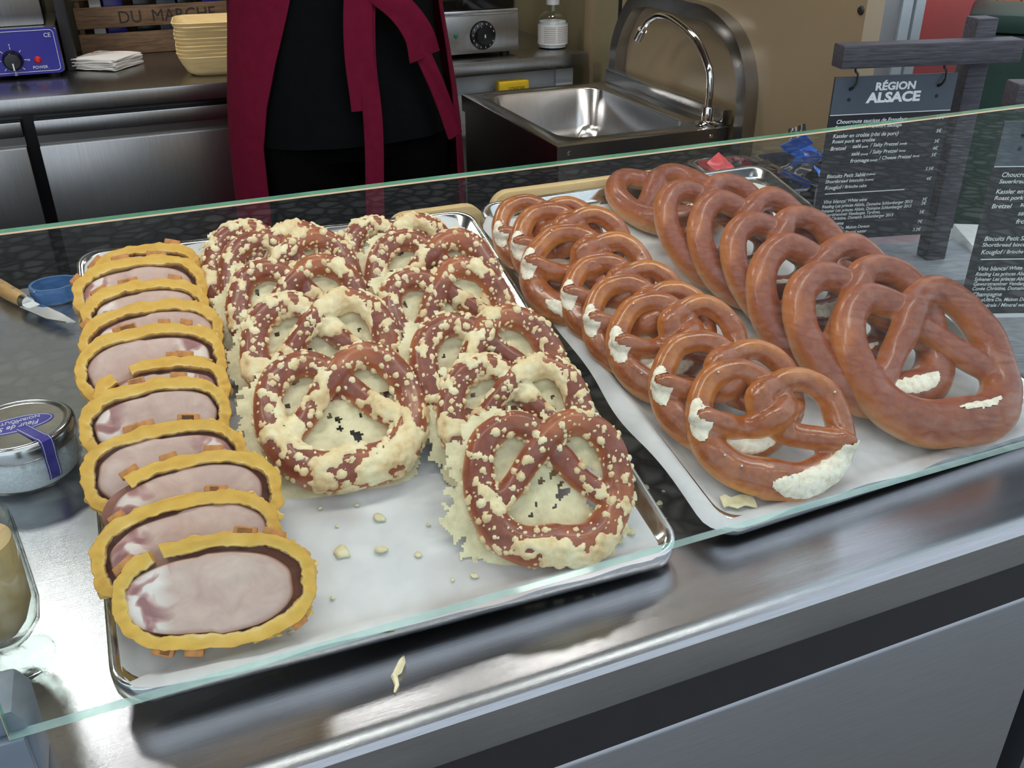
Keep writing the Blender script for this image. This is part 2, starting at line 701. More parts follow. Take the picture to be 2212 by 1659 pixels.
M['red_led'] = plain('red_indicator', srgb(190, 30, 30), 0.2, var=0.05)
M['oven_glass'] = plain('dark_oven_glass', srgb(16, 14, 13), 0.06, var=0.1)
M['lamp_spot'] = emit('bright_led_panel_light', (1.0, 0.97, 0.93, 1), 55.0)
M['lamp'] = emit('led_panel_light', (1.0, 0.95, 0.88, 1), 30.0)


def mk_cobble():
    m = NT('wet_cobblestones')
    v = m.obj()
    vo = m.n('ShaderNodeTexVoronoi', feature='DISTANCE_TO_EDGE')
    vo.inputs['Scale'].default_value = 11.0
    m.l(v, vo.inputs['Vector'])
    vc = m.n('ShaderNodeTexVoronoi')
    vc.inputs['Scale'].default_value = 11.0
    m.l(v, vc.inputs['Vector'])
    sp = m.n('ShaderNodeSeparateColor')
    m.l(vc.outputs['Color'], sp.inputs['Color'])
    tone = m.ramp([(0.0, srgb(120, 118, 112)), (1.0, srgb(186, 182, 172))], sp.outputs['Red'])
    edge = m.ramp([(0.0, (0, 0, 0, 1)), (0.22, (1, 1, 1, 1))], vo.outputs['Distance'])
    c = m.mix(edge.outputs['Color'], srgb(84, 82, 78), tone.outputs['Color'])
    m.l(c, m.p.inputs['Base Color'])
    m.set(Roughness=0.6)
    m.bump(edge.outputs['Color'], 0.8, 0.02)
    return m.m


M['cobble'] = mk_cobble()

# ------------------------------------------------------------------ the setting
FL = 0.25      # stall floor
CE = 2.42      # stall ceiling
b = MB().box(-8, 9, -9, 9, -0.1, 0.0)
struct(b.build('street_ground', M['cobble']), 'dark cobbled street in front of the stall')
b = MB().box(-1.6, 1.8, 0.62, 3.05, 0.0, FL)
struct(b.build('floor', M['floor']), 'grey vinyl floor of the stall')
b = MB().box(-1.65, 1.30, 0.30, 3.1, CE, CE + 0.08)
struct(b.build('ceiling', M['ceiling']), 'white ceiling of the stall')
b = MB().box(-1.65, 1.30, 2.99, 3.08, FL, CE)
struct(b.build('wall_back', M['tan2']), 'khaki rear wall of the stall')
b = MB().box(-1.68, -1.60, 0.6, 3.0, FL, CE)
struct(b.build('wall_left', M['tan2']), 'khaki left side wall of the stall')
wr = struct(MB().box(1.245, 1.285, 1.373, 2.25, CT + 0.001, CE).box(1.245, 1.285, 1.72, 2.25, FL, CT + 0.001).build('wall_right', M['tan']), 'tan laminate side wall beside the sink')
MB().box(1.241, 1.286, 2.252, 2.262, FL, CE).build('panel_joint', M['black'], wr)
MB().box(1.246, 1.285, 2.264, 2.99, FL, CE).build('rear_panel', M['tan2'], wr)
MB().box(1.235, 1.252, 2.40, 2.44, FL, CE).build('corner_strip', M['tan'], wr)
k = MB().lathe([(0.0, 0.004), (0.006, 0.003), (0.008, 0.0)], 14)
o = k.build('bolt', M['black'], wr, True)
o.location = W(1.244, 1.385, -0.215)
o.rotation_euler = (0, rad(-90), 0)

# ceiling lamps: LED panels, each lights the stall itself
LAMPS = [(-0.46, 2.32, 0.11, 0.11), (0.42, 2.30, 0.14, 0.10), (0.98, 2.10, 0.12, 0.09), (0.05, 0.90, 0.40, 0.05), (0.95, 0.90, 0.34, 0.05), (-0.95, 1.1, 0.30, 0.05)]
LN = ['square led panel lamp above the blue timer unit', 'led panel lamp above the vendor', 'led panel lamp above the sink',
      'led strip lamp above the cheese pretzels', 'led strip lamp above the large plain pretzels', 'led strip lamp left of the salt jar']
for (x, y, hx, hy), lb in zip(LAMPS, LN):
    t = thing('ceiling_lamp', lb, 'lamp', (x, y, CE), 0, 'led lamps under the stall ceiling')
    MB().box(-hx - .012, hx + .012, -hy - .012, hy + .012, -0.03, 0.0).build('lamp_housing', M['white'], t, bevel=0.004)
    MB().box(-hx, hx, -hy, hy, -0.034, -0.0301).build('lamp_diffuser', M['lamp_spot'] if hy > 0.105 else M['lamp'], t)

# ------------------------------------------------------------------ serving counter
cnt = thing('serving_counter', 'brushed stainless steel serving counter running across the front', 'counter', (0, 0, 0))
prof = [(1.68, CT - 0.03), (1.68, CT), (1.676, CT), (0.566, CT), (0.560, CT), (0.545, CT + 0.0012), (0.535, CT + 0.0010), (0.528, CT - 0.002), (0.525, CT - 0.008), (0.525, CT - 0.050), (0.5262, CT - 0.053), (0.56, CT - 0.053), (0.56, CT - 0.03)]
mb = MB()
x0, x1 = -1.3, 1.46
n = len(prof)
mb.add([(x0, p[0], p[1]) for p in prof] + [(x1, p[0], p[1]) for p in prof],
       [(i, (i + 1) % n, n + (i + 1) % n, n + i) for i in range(n)] + [tuple(range(n)), tuple(range(n, 2 * n))])
mb.build('worktop', M['counter'], cnt, True, sharp=25)
MB().box(x0, x1, 0.5275, 0.60, CT - 0.13, CT - 0.031).build('shadow_gap_band', M['black'], cnt)
pz = CT - 0.094
pp = [(0.560, pz), (0.548, pz + 0.002), (0.527, pz - 0.016), (0.525, pz - 0.020), (0.525, 0.18), (0.56, 0.18)]


def front_panel(xa, xb):
    mbp = MB()
    nn = len(pp)
    mbp.add([(xa, p[0], p[1]) for p in pp] + [(xb, p[0], p[1]) for p in pp],
            [(i, (i + 1) % nn, nn + (i + 1) % nn, nn + i) for i in range(nn)] + [tuple(range(nn)), tuple(range(nn, 2 * nn))])
    mbp.build('front_panel', M['panel'], cnt, True, sharp=50)


front_panel(-1.28, 0.895)
front_panel(0.945, 1.44)
MB().box(x0, x1, 0.562, 0.62, 0.0, CT - 0.131).build('plinth', M['black'], cnt)
MB().box(x0 + .02, x1 - .25, 1.60, 1.66, 0.25, CT - 0.031).build('rear_panel', M['panel'], cnt)

# glass screen and its bracket
gs = thing('glass_screen', 'upright clear glass screen with green edges along the counter front', 'glass screen', (0, 0.578, CT))
gb = MB()
gx0, gx1, gz0, gz1, gt = -0.157, 1.40, 0.066, 0.437, 0.009
gb.box(gx0, gx1, -gt / 2, gt / 2, gz0, gz1)
bmm = gb.bm()
es = [e for e in bmm.edges if e.calc_face_angle(0) > 0.5]
bmesh.ops.bevel(bmm, geom=es, offset=0.0008, segments=1, affect='EDGES')
for f in bmm.faces:
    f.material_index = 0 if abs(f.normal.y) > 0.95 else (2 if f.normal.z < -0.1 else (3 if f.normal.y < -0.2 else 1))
me = bpy.data.meshes.new('pane')
bmm.to_mesh(me)
bmm.free()
me.materials.append(M['glass'])
me.materials.append(M['glassedge'])
me.materials.append(M['glassedge2'])
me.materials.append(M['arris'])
link('pane', me, gs)

br = thing('glass_clamp', 'grey metal clamp block holding the left end of the glass', 'clamp', (-0.165, 0.578, CT))
poly = [(-0.05, 0.0), (0.020, 0.0), (0.022, 0.070), (0.014, 0.086), (-0.05, 0.086)]
xf = Matrix(((1, 0, 0, 0), (0, 0, 1, 0), (0, 1, 0, 0), (0, 0, 0, 1)))
MB().prism(poly, 0.0035, 0.052, xf=xf).build('rear_jaw', M['bracket'], br, bevel=0.005)
MB().prism([(-0.05, 0.0), (0.018, 0.0), (0.018, 0.0655), (-0.05, 0.0655)], -0.006, 0.0034, xf=xf).build('foot_web', M['bracket'], br, bevel=0.002)

# ------------------------------------------------------------------ trays (tilted, rear propped up on wooden boxes)
e = (rad(14.13), rad(1.0), rad(0.37))
RT = Matrix.Rotation(e[2], 3, 'Z') @ Matrix.Rotation(e[0], 3, 'X') @ Matrix.Rotation(e[1], 3, 'Y')
TT = W(-0.092, 0.618, -0.579)
TRAY = Matrix.Translation(TT) @ RT.to_4x4()


def ontray(u, v, w=0.0):
    return TRAY @ Vector((u, v, w))


def make_tray(label, loc, yaw, Wd=0.53, Dp=0.65):
    t = thing('baking_tray', label, 'tray', (0, 0, 0), 0, 'steel trays propped up at the back')
    t.matrix_world = TRAY @ Matrix.Translation((loc[0], loc[1], 0)) @ Matrix.Rotation(yaw, 4, 'Z')
    def ring(i, r, z):
        return [(x, y, z) for x, y in rrect(i, Wd - i, i, Dp - i, r, 7)]
    mb = MB()
    loops(mb, [ring(0.001, 0.03, -0.0165), ring(0.0, 0.03, -0.0150), ring(0.0, 0.03, 0.003), ring(0.0015, 0.029, 0.0055), ring(0.004, 0.028, 0.006), ring(0.009, 0.026, 0.005), ring(0.014, 0.024, -0.006), ring(0.022, 0.02, -0.0085)], cap_first=True, cap_last=True)
    mb.build('tray_pan', M['tray'], t, True, sharp=60)
    return t


tA = make_tray('polished steel tray holding the roast slices and cheese pretzels', (0, 0), rad(-1.4))
tB = make_tray('polished steel tray holding the plain brown pretzels', (0.580, -0.002), rad(2.0), 0.525, 0.65)


def make_paper(label, loc, yaw, u0, u1, v0, v1, seed, over):
    nx, ny = 46, 56
    mb = MB()
    Wd, Dp = 0.53, 0.65

    def fn(i, j):
        a, b = i / (nx - 1), j / (ny - 1)
        u = u0 + (u1 - u0) * a
        v = v0 + (v1 - v0) * b
        wob = noise.noise(Vector((u * 9 + seed, v * 9, 0)))
        if j == 0 or j == ny - 1:
            v += 0.005 * noise.noise(Vector((u * 14, seed, 3)))
        if i == 0 or i == nx - 1:
            u += 0.006 * noise.noise(Vector((v * 8, seed, 7)))
        z = -0.0062 + 0.0012 * (wob + 1)
        # near the rim the paper climbs the wall and droops over the edge
        d = min(u - 0.02, Wd - 0.02 - u, v - 0.02, Dp - 0.02 - v)
        if d < 0:
            k = min(1.0, -d / 0.016)
            z += k * 0.0145
            if d < -0.021:
                z -= min(0.02, (-d - 0.021) * over)
        rc = 0.03
        for cu, su in ((u0 + rc, -1), (u1 - rc, 1)):
            for cv, sv in ((v0 + rc, -1), (v1 - rc, 1)):
                du, dv = (u - cu) * su, (v - cv) * sv
                if du > 0 and dv > 0:
                    dd = math.hypot(du, dv)
                    mx_ = max(du, dv)
                    if dd > 1e-6:
                        u, v = cu + su * du / dd * mx_, cv + sv * dv / dd * mx_
        return (u, v, z)
    mb.grid(nx, ny, fn)
    o = mb.build('parchment_sheet', M['paper'], None, True, solid=0.0004, sharp=80)
    o.matrix_world = TRAY @ Matrix.Translation((loc[0], loc[1], 0)) @ Matrix.Rotation(yaw, 4, 'Z')
    return tag(o, label, 'paper', 'parchment lining the trays')


make_paper('white parchment sheet under the roast slices and cheese pretzels', (0, 0), rad(-1.4), 0.009, 0.511, -0.005, 0.64, 2.0, 0.5)
make_paper('white parchment sheet under the plain pretzels hanging over the tray rim', (0.580, -0.002), rad(2.0), -0.012, 0.50, -0.004, 0.615, 9.0, 0.9)

# wooden boxes and boards under the raised rear of the trays
for (xa, xb, lb) in ((0.00, 0.40, 'pale wooden prop box under the rear of the cheese pretzel tray'), (0.53, 0.93, 'pale wooden prop box under the rear of the plain pretzel tray')):
    t = thing('prop_box', lb, 'box', ((xa + xb) / 2, 1.16, CT))
    hw = (xb - xa) / 2
    zt = 0.118
    for s in (-1, 1):
        MB().box(-hw, hw, s * 0.055 - 0.007, s * 0.055 + 0.007, 0, zt - 0.014).build('side_board', M['wood_light'], t)
        MB().box(s * (hw - 0.007) - 0.007, s * (hw - 0.007) + 0.007, -0.0475, 0.0475, 0, zt - 0.014).build('end_board', M['wood_light'], t)
    MB().box(-hw, hw, -0.062, 0.062, zt - 0.0139, zt).build('lid_board', M['wood_light'], t)


def board(name, label, xa, xb, y0, y1, zb, rot, h):
    mb = MB()
    mb.prism(rrect(xa, xb, 0, h, 0.03), -0.009, 0.009, xf=Matrix(((1, 0, 0, 0), (0, 0, 1, 0), (0, 1, 0, 0), (0, 0, 0, 1))))
    o = mb.build(name, M['wood_light'], None, bevel=0.002)
    o.location = (0, y0, zb)
    o.rotation_euler = (rad(rot), 0, 0)
    return tag(o, label, 'board', 'boards standing behind the trays')


board('cutting_board', 'pale wooden board standing behind the corner of the cheese pretzel tray', 0.335, 0.487, 1.285, 0, CT + 0.001, 0, 0.176)
board('cutting_board', 'pale wooden board standing behind the glossy salted pretzels', 0.502, 0.86, 1.295, 0, CT + 0.001, 0, 0.186)

# ------------------------------------------------------------------ pretzels
RING_D = [(0, -.40, .125), (.18, -.385, .12), (.32, -.28, .105), (.395, -.10, .095), (.41, .10, .09), (.35, .29, .088), (.22, .385, .085), (.09, .36, .082), (.0, .27, .08)]
RING_C = [(0, -.39, .115), (.18, -.365, .11), (.32, -.25, .098), (.395, -.08, .088), (.40, .10, .08), (.33, .28, .076), (.20, .365, .075), (.08, .34, .074), (.0, .27, .07)]
RING_C = [(x, y * 0.85, r) for x, y, r in RING_C]
RING_K = [(x, y * 0.92, r) for x, y, r in RING_D]
RING_D = [(x, y * 0.93, r) for x, y, r in RING_D]
RINGS = {'c': RING_C, 'd': RING_D, 'k': RING_K}
TAIL_D = [(-.09, .15, .074, .03), (-.20, .01, .070, .015), (-.31, -.10, .066, .03), (-.37, -.16, .05, .035)]
TAIL_C = [(-.085, .15, .084, .06), (.0, .02, .082, .0), (.13, -.045, .074, .02), (.27, -.07, .068, .075), (.37, -.065, .064, .115), (.415, -.06, .056, .12)]
TAIL_C = [(x, y * 0.85, r, z) for x, y, r, z in TAIL_C]
TAIL_D = [(x, y * 0.93, r, z) for x, y, r, z in TAIL_D]


def half_path(kind, side, rng):
    """rope from the belly centre round one lobe, through the crossing to its end; unit width"""
    ring = RINGS[kind]
    tail = TAIL_D if kind != 'c' else TAIL_C
    pts = []
    for i, (x, y, r) in enumerate(ring):
        lift = 0.0
        if i == len(ring) - 1:
            lift = 0.035 if side > 0 else -0.012
        if i == len(ring) - 2:
            lift = 0.015 if side > 0 else 0.0
        pts.append((x * side, y, r + lift, r))
    for j, (x, y, r, lift) in enumerate(tail):
        if kind == 'c' and j < 3:
            lift = lift if side > 0 else (0.075 if j == 1 else 0.0)
        elif kind != 'c' and j == 0:
            lift = lift if side > 0 else -0.005
        pts.append((x * side, y, r + lift, r))
    pts = [(x + rng.uniform(-.008, .008) * (i > 0), y + rng.uniform(-.008, .008), z, r * rng.uniform(.96, 1.04)) for i, (x, y, z, r) in enumerate(pts)]
    return crom4(pts, 7)


def crom4(P, n):
    Q = [tuple(2 * a - b for a, b in zip(P[0], P[1]))] + list(P) + [tuple(2 * a - b for a, b in zip(P[-1], P[-2]))]
    out = []
    for i in range(1, len(Q) - 2):
        a, b, c, d = Q[i - 1:i + 3]
        for k in range(n):
            t = k / n
            out.append(tuple(0.5 * (2 * b[m] + (c[m] - a[m]) * t + (2 * a[m] - 5 * b[m] + 4 * c[m] - d[m]) * t * t + (3 * b[m] - a[m] - 3 * c[m] + d[m]) * t ** 3) for m in range(4)))
    out.append(P[-1])
    return out


def pretzel_body(kind, size, seed, voxel):
    rng = random.Random(seed)
    mb = MB()
    for side in (1, -1):
        p = half_path(kind, side, rng)
        if side > 0:
            p0 = p
        pts = [Vector(q[:3]) * size for q in p]
        rs = [q[3] * size for q in p]
        # rounded rope end
        tdir = (pts[-1] - pts[-2]).normalized()
        for k, q in ((0.5, 0.86), (0.8, 0.6), (0.97, 0.22)):
            pts.append(pts[len(p) - 1] + tdir * rs[len(p) - 1] * k)
            rs.append(rs[len(p) - 1] * q)
        pts.insert(0, Vector((-0.02 * side * size, pts[0].y, pts[0].z)))
        rs.insert(0, rs[0])
        mb.tube(pts, rs, 14)
    me = remesh(mb, voxel, 5)
    cos = [v.co.copy() for v in me.vertices]
    nor = [v.normal.copy() for v in me.vertices]
    zmin = 1.0
    for i in range(len(cos)):
        p = cos[i]
        if p.z < 0.0035:
            p.z = 0.0035 - (0.0035 - p.z) * 0.25
        cos[i] = p + nor[i] * (noise.noise(p * 38 + Vector((seed * 7.3, 0, 0))) * 0.0011)
        zmin = min(zmin, cos[i].z)
    me.vertices.foreach_set('co', [c for p in cos for c in (p.x, p.y, p.z - zmin)])
    me.update()
    return me


def ring_at(kind, s):
    """s in [-1,1] round the belly: returns centre (x,y), r, outward normal (unit width)"""
    ring = RINGS[kind]
    sg = 1 if s >= 0 else -1
    t = abs(s) * 4.0
    h = [(-ring[1][0], ring[1][1], ring[1][2])] + ring
    i = min(int(t), 6)
    f = t - i
    a, b, c, d = h[i], h[i + 1], h[i + 2], h[i + 3] if i + 3 < len(h) else h[i + 2]
    q = [0.5 * (2 * b[m] + (c[m] - a[m]) * f + (2 * a[m] - 5 * b[m] + 4 * c[m] - d[m]) * f * f + (3 * b[m] - a[m] - 3 * c[m] + d[m]) * f ** 3) for m in range(3)]
    return q[0] * sg, q[1], q[2]


def split_mesh(body, kind, size, s0, s1, thc, amp, seed, proud=0.0014):
    """burst crust: the pale crumb follows the body surface inside a lens along the rope"""
    ns = 60
    smp = []
    for i in range(ns + 1):
        q = s0 + (s1 - s0) * i / ns
        x, y, r = ring_at(kind, q)
        xa, ya, _ = ring_at(kind, q - 0.01)
        xb, yb, _ = ring_at(kind, q + 0.01)
        t = Vector((xb - xa, yb - ya, 0)).normalized()
        smp.append((x * size, y * size, r * size, Vector((t.y, -t.x, 0)), t, i / ns))
    val = []
    for v in body.vertices:
        p = v.co
        best, bd = None, 1e9
        for q in smp:
            d = (p.x - q[0]) ** 2 + (p.y - q[1]) ** 2
            if d < bd:
                bd, best = d, q
        x, y, r, N, t, f = best
        d = p - Vector((x, y, r))
        if abs(d.dot(t)) > 0.0035 or d.length > r * 1.5:
            val.append(-1.0)
            continue
        th = math.degrees(math.atan2(d.z, d.dot(N)))
        w = math.sin(math.pi * f) ** 0.6 * amp * (1 + 0.22 * noise.noise(Vector((p.x * 160, p.y * 160, seed))))
        val.append(1 - abs(th - thc) / max(w, 0.5))
    bm = bmesh.new()
    bm.from_mesh(body)
    bm.verts.ensure_lookup_table()
    nor = [v.normal.copy() for v in bm.verts]
    for v, n_, k in zip(bm.verts, nor, val):
        if k > -0.2:
            kk = min(1.0, max(0.0, k * 3.0))
            v.co += n_ * (-0.0004 + (proud + 0.0012 * noise.fractal(v.co * 170 + Vector((seed, 0, 0)), 0.7, 2, 2)) * kk)
    bmesh.ops.delete(bm, geom=[f for f in bm.faces if min(val[v.index] for v in f.verts) < -0.12], context='FACES')
    me = bpy.data.meshes.new('split')
    bm.to_mesh(me)
    bm.free()
    me.materials.clear()
    me.shade_smooth()
    return me


PZ = {}
SIZE = 0.18
for kind, seeds in (('c', (11, 12, 13)), ('d', (21, 22)), ('k', (31, 32, 33, 34, 35))):
    for sd in seeds:
        PZ[(kind, sd)] = pretzel_body(kind, SIZE, sd, 0.0021 if kind != 'k' else 0.0019)


def cheese_layer(body, seed, bias, amount):
    """melted cheese lying on the crust: blobs, drips and patches a few millimetres thick"""
    me = body.copy()
    me.name = 'cheese_topping'
    ox = Vector((seed * 3.1, seed * 1.7, 0))
    cos = [v.co.copy() for v in me.vertices]
    nor = [v.normal.copy() for v in me.vertices]
    for v, p, nn in zip(me.vertices, cos, nor):
        q = p + ox
        a = noise.fractal(q * 30, 0.7, 2.1, 3)
        patch = a * 0.9 + 0.25 * noise.noise(q * 95) + amount - 0.42 + bias * max(-1.0, min(1.0, -p.y / (0.5 * SIZE)))
        patch += 0.28 * (nn.z - 0.6)
        h = 0.0
        if patch > 0:
            h = min(0.0030, 0.007 * patch + 0.0012) * (0.8 + 0.6 * noise.noise(q * 150))
        # round droplets
        for scl, rr, hh in ((62, 0.30, 0.0034), (95, 0.33, 0.0026), (170, 0.30, 0.0017)):
            dist, pts = noise.voronoi(q * scl)
            pick = noise.noise(pts[0] * 3.7)
            if dist[0] < rr and pick > 0.02 - 0.25 * amount and nn.z > -0.15:
                h = max(h, hh * math.sqrt(1 - (dist[0] / rr) ** 2) + 0.0004)
        if nn.z < -0.35:
            h = 0
        v.co = p + nn * (h - 0.0012 if h <= 0.0003 else h)
    me.shade_smooth()
    return me


RPTS = [ring_at('k', s / 36.0) for s in range(-68, 69)]
RPTS = [(a * SIZE, b_ * SIZE, c * SIZE) for a, b_, c in RPTS]


def cheese_sheet(seed, skirt, holes):
    st = 0.0026
    nn = int(SIZE * 1.3 / st)
    half = SIZE * 0.65
    mb = MB()
    poly = RPTS
    keep = {}
    zz = {}
    for j in range(nn + 1):
        for i in range(nn + 1):
            x, y = -half + i * st, -half + j * st
            inside = False
            dm = 9.0
            k0 = len(poly) - 1
            for k in range(len(poly)):
                xi, yi, ri = poly[k]
                xj, yj, rj = poly[k0]
                if (yi > y) != (yj > y) and x < (xj - xi) * (y - yi) / (yj - yi) + xi:
                    inside = not inside
                k0 = k
                if k % 2 == 0:
                    d = math.hypot(x - xi, y - yi) - ri
                    if d < dm:
                        dm = d
            q = Vector((x * 46 + seed * 5, y * 46, seed))
            a = noise.fractal(q, 0.6, 2.0, 3)
            if inside:
                hv = noise.noise(q * 2.6 + Vector((3, 7, 1)))
                ok = a > -0.62 + holes and hv > -0.52 + holes * 0.3
                z = 0.0075 + 0.0016 * a + 0.0012 * hv
            else:
                lim = skirt * max(0.0, 0.35 - 0.5 * y / SIZE - 0.8 * x / SIZE + 0.8 * a) + 0.002 * noise.noise(q * 4)
                ok = dm < lim
                z = 0.0045 - min(1, max(0, dm) / 0.012) * 0.0030 + 0.0006 * a
            keep[(i, j)] = ok
            zz[(i, j)] = (x + 0.0012 * noise.noise(q * 3.3), y + 0.0012 * noise.noise(q * 3.7), z)
    idx = {}
    vs = []
    fs = []
    for j in range(nn):
        for i in range(nn):
            c4 = [(i, j), (i + 1, j), (i + 1, j + 1), (i, j + 1)]
            if sum(keep[c] for c in c4) >= 3:
                for c in c4:
                    if c not in idx:
                        idx[c] = len(vs)
                        vs.append(zz[c])
                fs.append([idx[c] for c in c4])
    mb.add(vs, fs)
    return mb.mesh('cheese_sheet', True, solid=0.0013, sharp=80)


# cheese variants: bias pulls the cheese towards the belly
KV = {}
for sd, bias, am, sk, ho in ((31, 0.42, 0.05, 0.022, 0.02), (32, 0.50, 0.14, 0.016, 0.10), (33, 0.0, 0.16, 0.018, -0.05), (34, 0.08, 0.04, 0.016, -0.02), (35, -0.05, 0.20, 0.016, 0.0)):
    KV[sd] = (PZ[('k', sd)], cheese_layer(PZ[('k', sd)], sd, bias, am), cheese_sheet(sd, sk, ho))

SPL = {}
for sd in (11, 12, 13):
    SPL[('c1', sd)] = split_mesh(PZ[('c', sd)], 'c', SIZE, 0.0, 0.80, 60, 62, 3 + sd, 0.0022)
    SPL[('c2', sd)] = split_mesh(PZ[('c', sd)], 'c', SIZE, -0.98, -0.56, 68, 52, 5 + sd)
    SPL[('c3', sd)] = split_mesh(PZ[('c', sd)], 'c', SIZE, -0.30, 0.50, 74, 46, 8 + sd, 0.002)
for sd in (21, 22):
    SPL[('d1', sd)] = split_mesh(PZ[('d', sd)], 'd', SIZE, -0.12, 0.36, 112, 13, 6)
    SPL[('d2', sd)] = split_mesh(PZ[('d', sd)], 'd', SIZE, -0.16, 0.36, 98, 30, 7)
for k in SPL:
    SPL[k].materials.append(M['crumb'])
for key, me in PZ.items():
    me.materials.clear()
    me.materials.append(M['crust_' + key[0]])
for sd in KV:
    KV[sd][1].materials.clear()
    KV[sd][1].materials.append(M['cheese'])
    KV[sd][2].materials.append(M['sheet'])


def pose_matrix(kind, u, v, tilt, yaw, s, w0=-0.0035):
    ring = RINGS[kind]
    rb, yb = ring[0][2] * s, ring[0][1] * s
    k = s / SIZE
    return (TRAY @ Matrix.Translation((u, v, rb + w0)) @ Matrix.Rotation(rad(yaw), 4, 'Z') @ Matrix.Rotation(rad(tilt), 4, 'X')
            @ Matrix.Translation((0, -yb, -rb)) @ Matrix.Diagonal((k, k, k, 1)))


def put(name, label, cat, group, kind, pose, parts):
    t = thing(name, label, cat, (0, 0, 0), 0, group)
    t.matrix_world = pose_matrix(kind, *pose)
    for nm, me in parts:
        o = link(nm, me, t)
        if nm == 'salt_grains':
            o['kind'] = 'stuff'
    return t


ORD = ['front', 'second from the front', 'third from the front', 'fourth from the front', 'fifth from the front', 'sixth from the front', 'seventh from the front', 'rearmost']
# left cheese row (nearest the roast slices), front to back
KA = [((0.247, 0.176, 19.9, -3.7, 0.18), 32), ((0.248, 0.274, 26.7, -6.1, 0.175), 35), ((0.241, 0.359, 26.3, -7.1, 0.166), 34), ((0.241, 0.415, 26.6, -9.0, 0.17), 33), ((0.221, 0.445, 27.1, -13.1, 0.165), 35)]
LA = ['front cheese pretzel of the row beside the roast slices, belly thick with cheese', 'second cheese pretzel from the front in the row beside the roast slices',
      'third cheese pretzel from the front in the row beside the roast slices', 'fourth cheese pretzel from the front in the row beside the roast slices',
      'rearmost cheese pretzel of the row beside the roast slices, mostly hidden']
for (pose, sd), lb in zip(KA, LA):
    a, c, s = KV[sd]
    put('cheese_pretzel', lb, 'pretzel', 'cheese pretzels', 'k', pose, (('pretzel_body', a), ('cheese_topping', c), ('cheese_sheet', s)))
KB = [((0.402, 0.023, 29.1, -13.9, 0.171), 31), ((0.408, 0.122, 27.1, -14.5, 0.167), 35), ((0.423, 0.19, 25.4, -1.3, 0.18), 33), ((0.422, 0.299, 26.2, 6.2, 0.172), 34), ((0.403, 0.37, 27.3, -13.1, 0.172), 32), ((0.393, 0.441, 26.8, -3.2, 0.152), 35)]
LB = ['front cheese pretzel nearest the glass, with a cheese skirt below its belly', 'second cheese pretzel from the front in the row beside the glossy pretzels',
      'third cheese pretzel from the front in the row beside the glossy pretzels', 'fourth cheese pretzel from the front in the row beside the glossy pretzels',
      'fifth cheese pretzel from the front in the row beside the glossy pretzels', 'rearmost cheese pretzel of the row beside the glossy pretzels']
for (pose, sd), lb in zip(KB, LB):
    a, c, s = KV[sd]
    put('cheese_pretzel', lb, 'pretzel', 'cheese pretzels', 'k', pose, (('pretzel_body', a), ('cheese_topping', c), ('cheese_sheet', s)))

# salt grains left on the glossy pretzels
sg = MB()
for i in range(7):
    rr = random.Random(90 + i)
    x, y, r = ring_at('c', rr.uniform(-1.5, 1.5))
    h = 0.0016
    cx, cy, cz = x * SIZE, y * SIZE, r * SIZE * 2.0
    sg.box(cx - h / 2, cx + h / 2, cy - h / 2, cy + h / 2, cz - h, cz + h * 0.6)
SALT = sg.mesh('salt_grains')
SALT.materials.append(M['salt'])
KC = [((0.654, 0.034, 28.8, -30, 0.192), 11), ((0.638, 0.1, 31.7, -32, 0.18), 12), ((0.633, 0.186, 31.7, -24.7, 0.177), 13), ((0.614, 0.236, 31.6, -31, 0.171), 11), ((0.608, 0.293, 30.7, -33, 0.165), 12), ((0.58, 0.353, 30.3, -38, 0.18), 13), ((0.601, 0.411, 30.4, -23.7, 0.173), 12), ((0.589, 0.457, 30.1, -20.4, 0.16), 11)]
for i, (pose, sd) in enumerate(KC):
    lb = ('front glossy pretzel with a twisted middle and a wide white split in its belly' if i == 0 else
          'rearmost glossy twisted pretzel beside the cheese pretzels' if i == 7 else
          'glossy twisted pretzel, ' + ORD[i] + ' in its row')
    parts = [('pretzel_body', PZ[('c', sd)]), ('white_split', SPL[('c1' if i % 2 == 0 else 'c3', sd)]), ('white_scar', SPL[('c2', sd)])]
    if i in (0, 2, 5):
        parts.append(('salt_grains', SALT))
    put('salted_pretzel', lb, 'pretzel', 'glossy salted pretzels', 'c', pose, parts)
KD = [((0.925, 0.037, 25.2, -5.6, 0.237), 21, 'd1'), ((0.885, 0.102, 30.9, -3.8, 0.223), 22, 'd2'), ((0.86, 0.177, 34.1, -13.9, 0.209), 21, 'd1'), ((0.877, 0.26, 33.2, -2, 0.197), 22, 'd2'), ((0.858, 0.32, 32.5, -6.6, 0.195), 21, 'd1'), ((0.84, 0.376, 31.9, 1.4, 0.188), 22, 'd2'), ((0.851, 0.514, 1.5, -0.5, 0.19), 21, 'd1')]
for i, (pose, sd, sp_) in enumerate(KD):
    lb = ('large front plain pretzel with a thin white slash, next to the menu signs' if i == 0 else
          'rearmost large plain pretzel, lying flat before the sachet tins' if i == 6 else
          'large matt plain pretzel, ' + ORD[i] + ' in its row')
    put('plain_pretzel', lb, 'pretzel', 'large plain pretzels', 'd', pose, [('pretzel_body', PZ[('d', sd)]), ('white_slash', SPL[(sp_, sd)])])


# ------------------------------------------------------------------ roast pork in pastry slices
def sup(t, n=2.5):
    c, s = math.cos(t), math.sin(t)
    return (math.copysign(abs(c) ** (2 / n), c), math.copysign(abs(s) ** (2 / n), s))


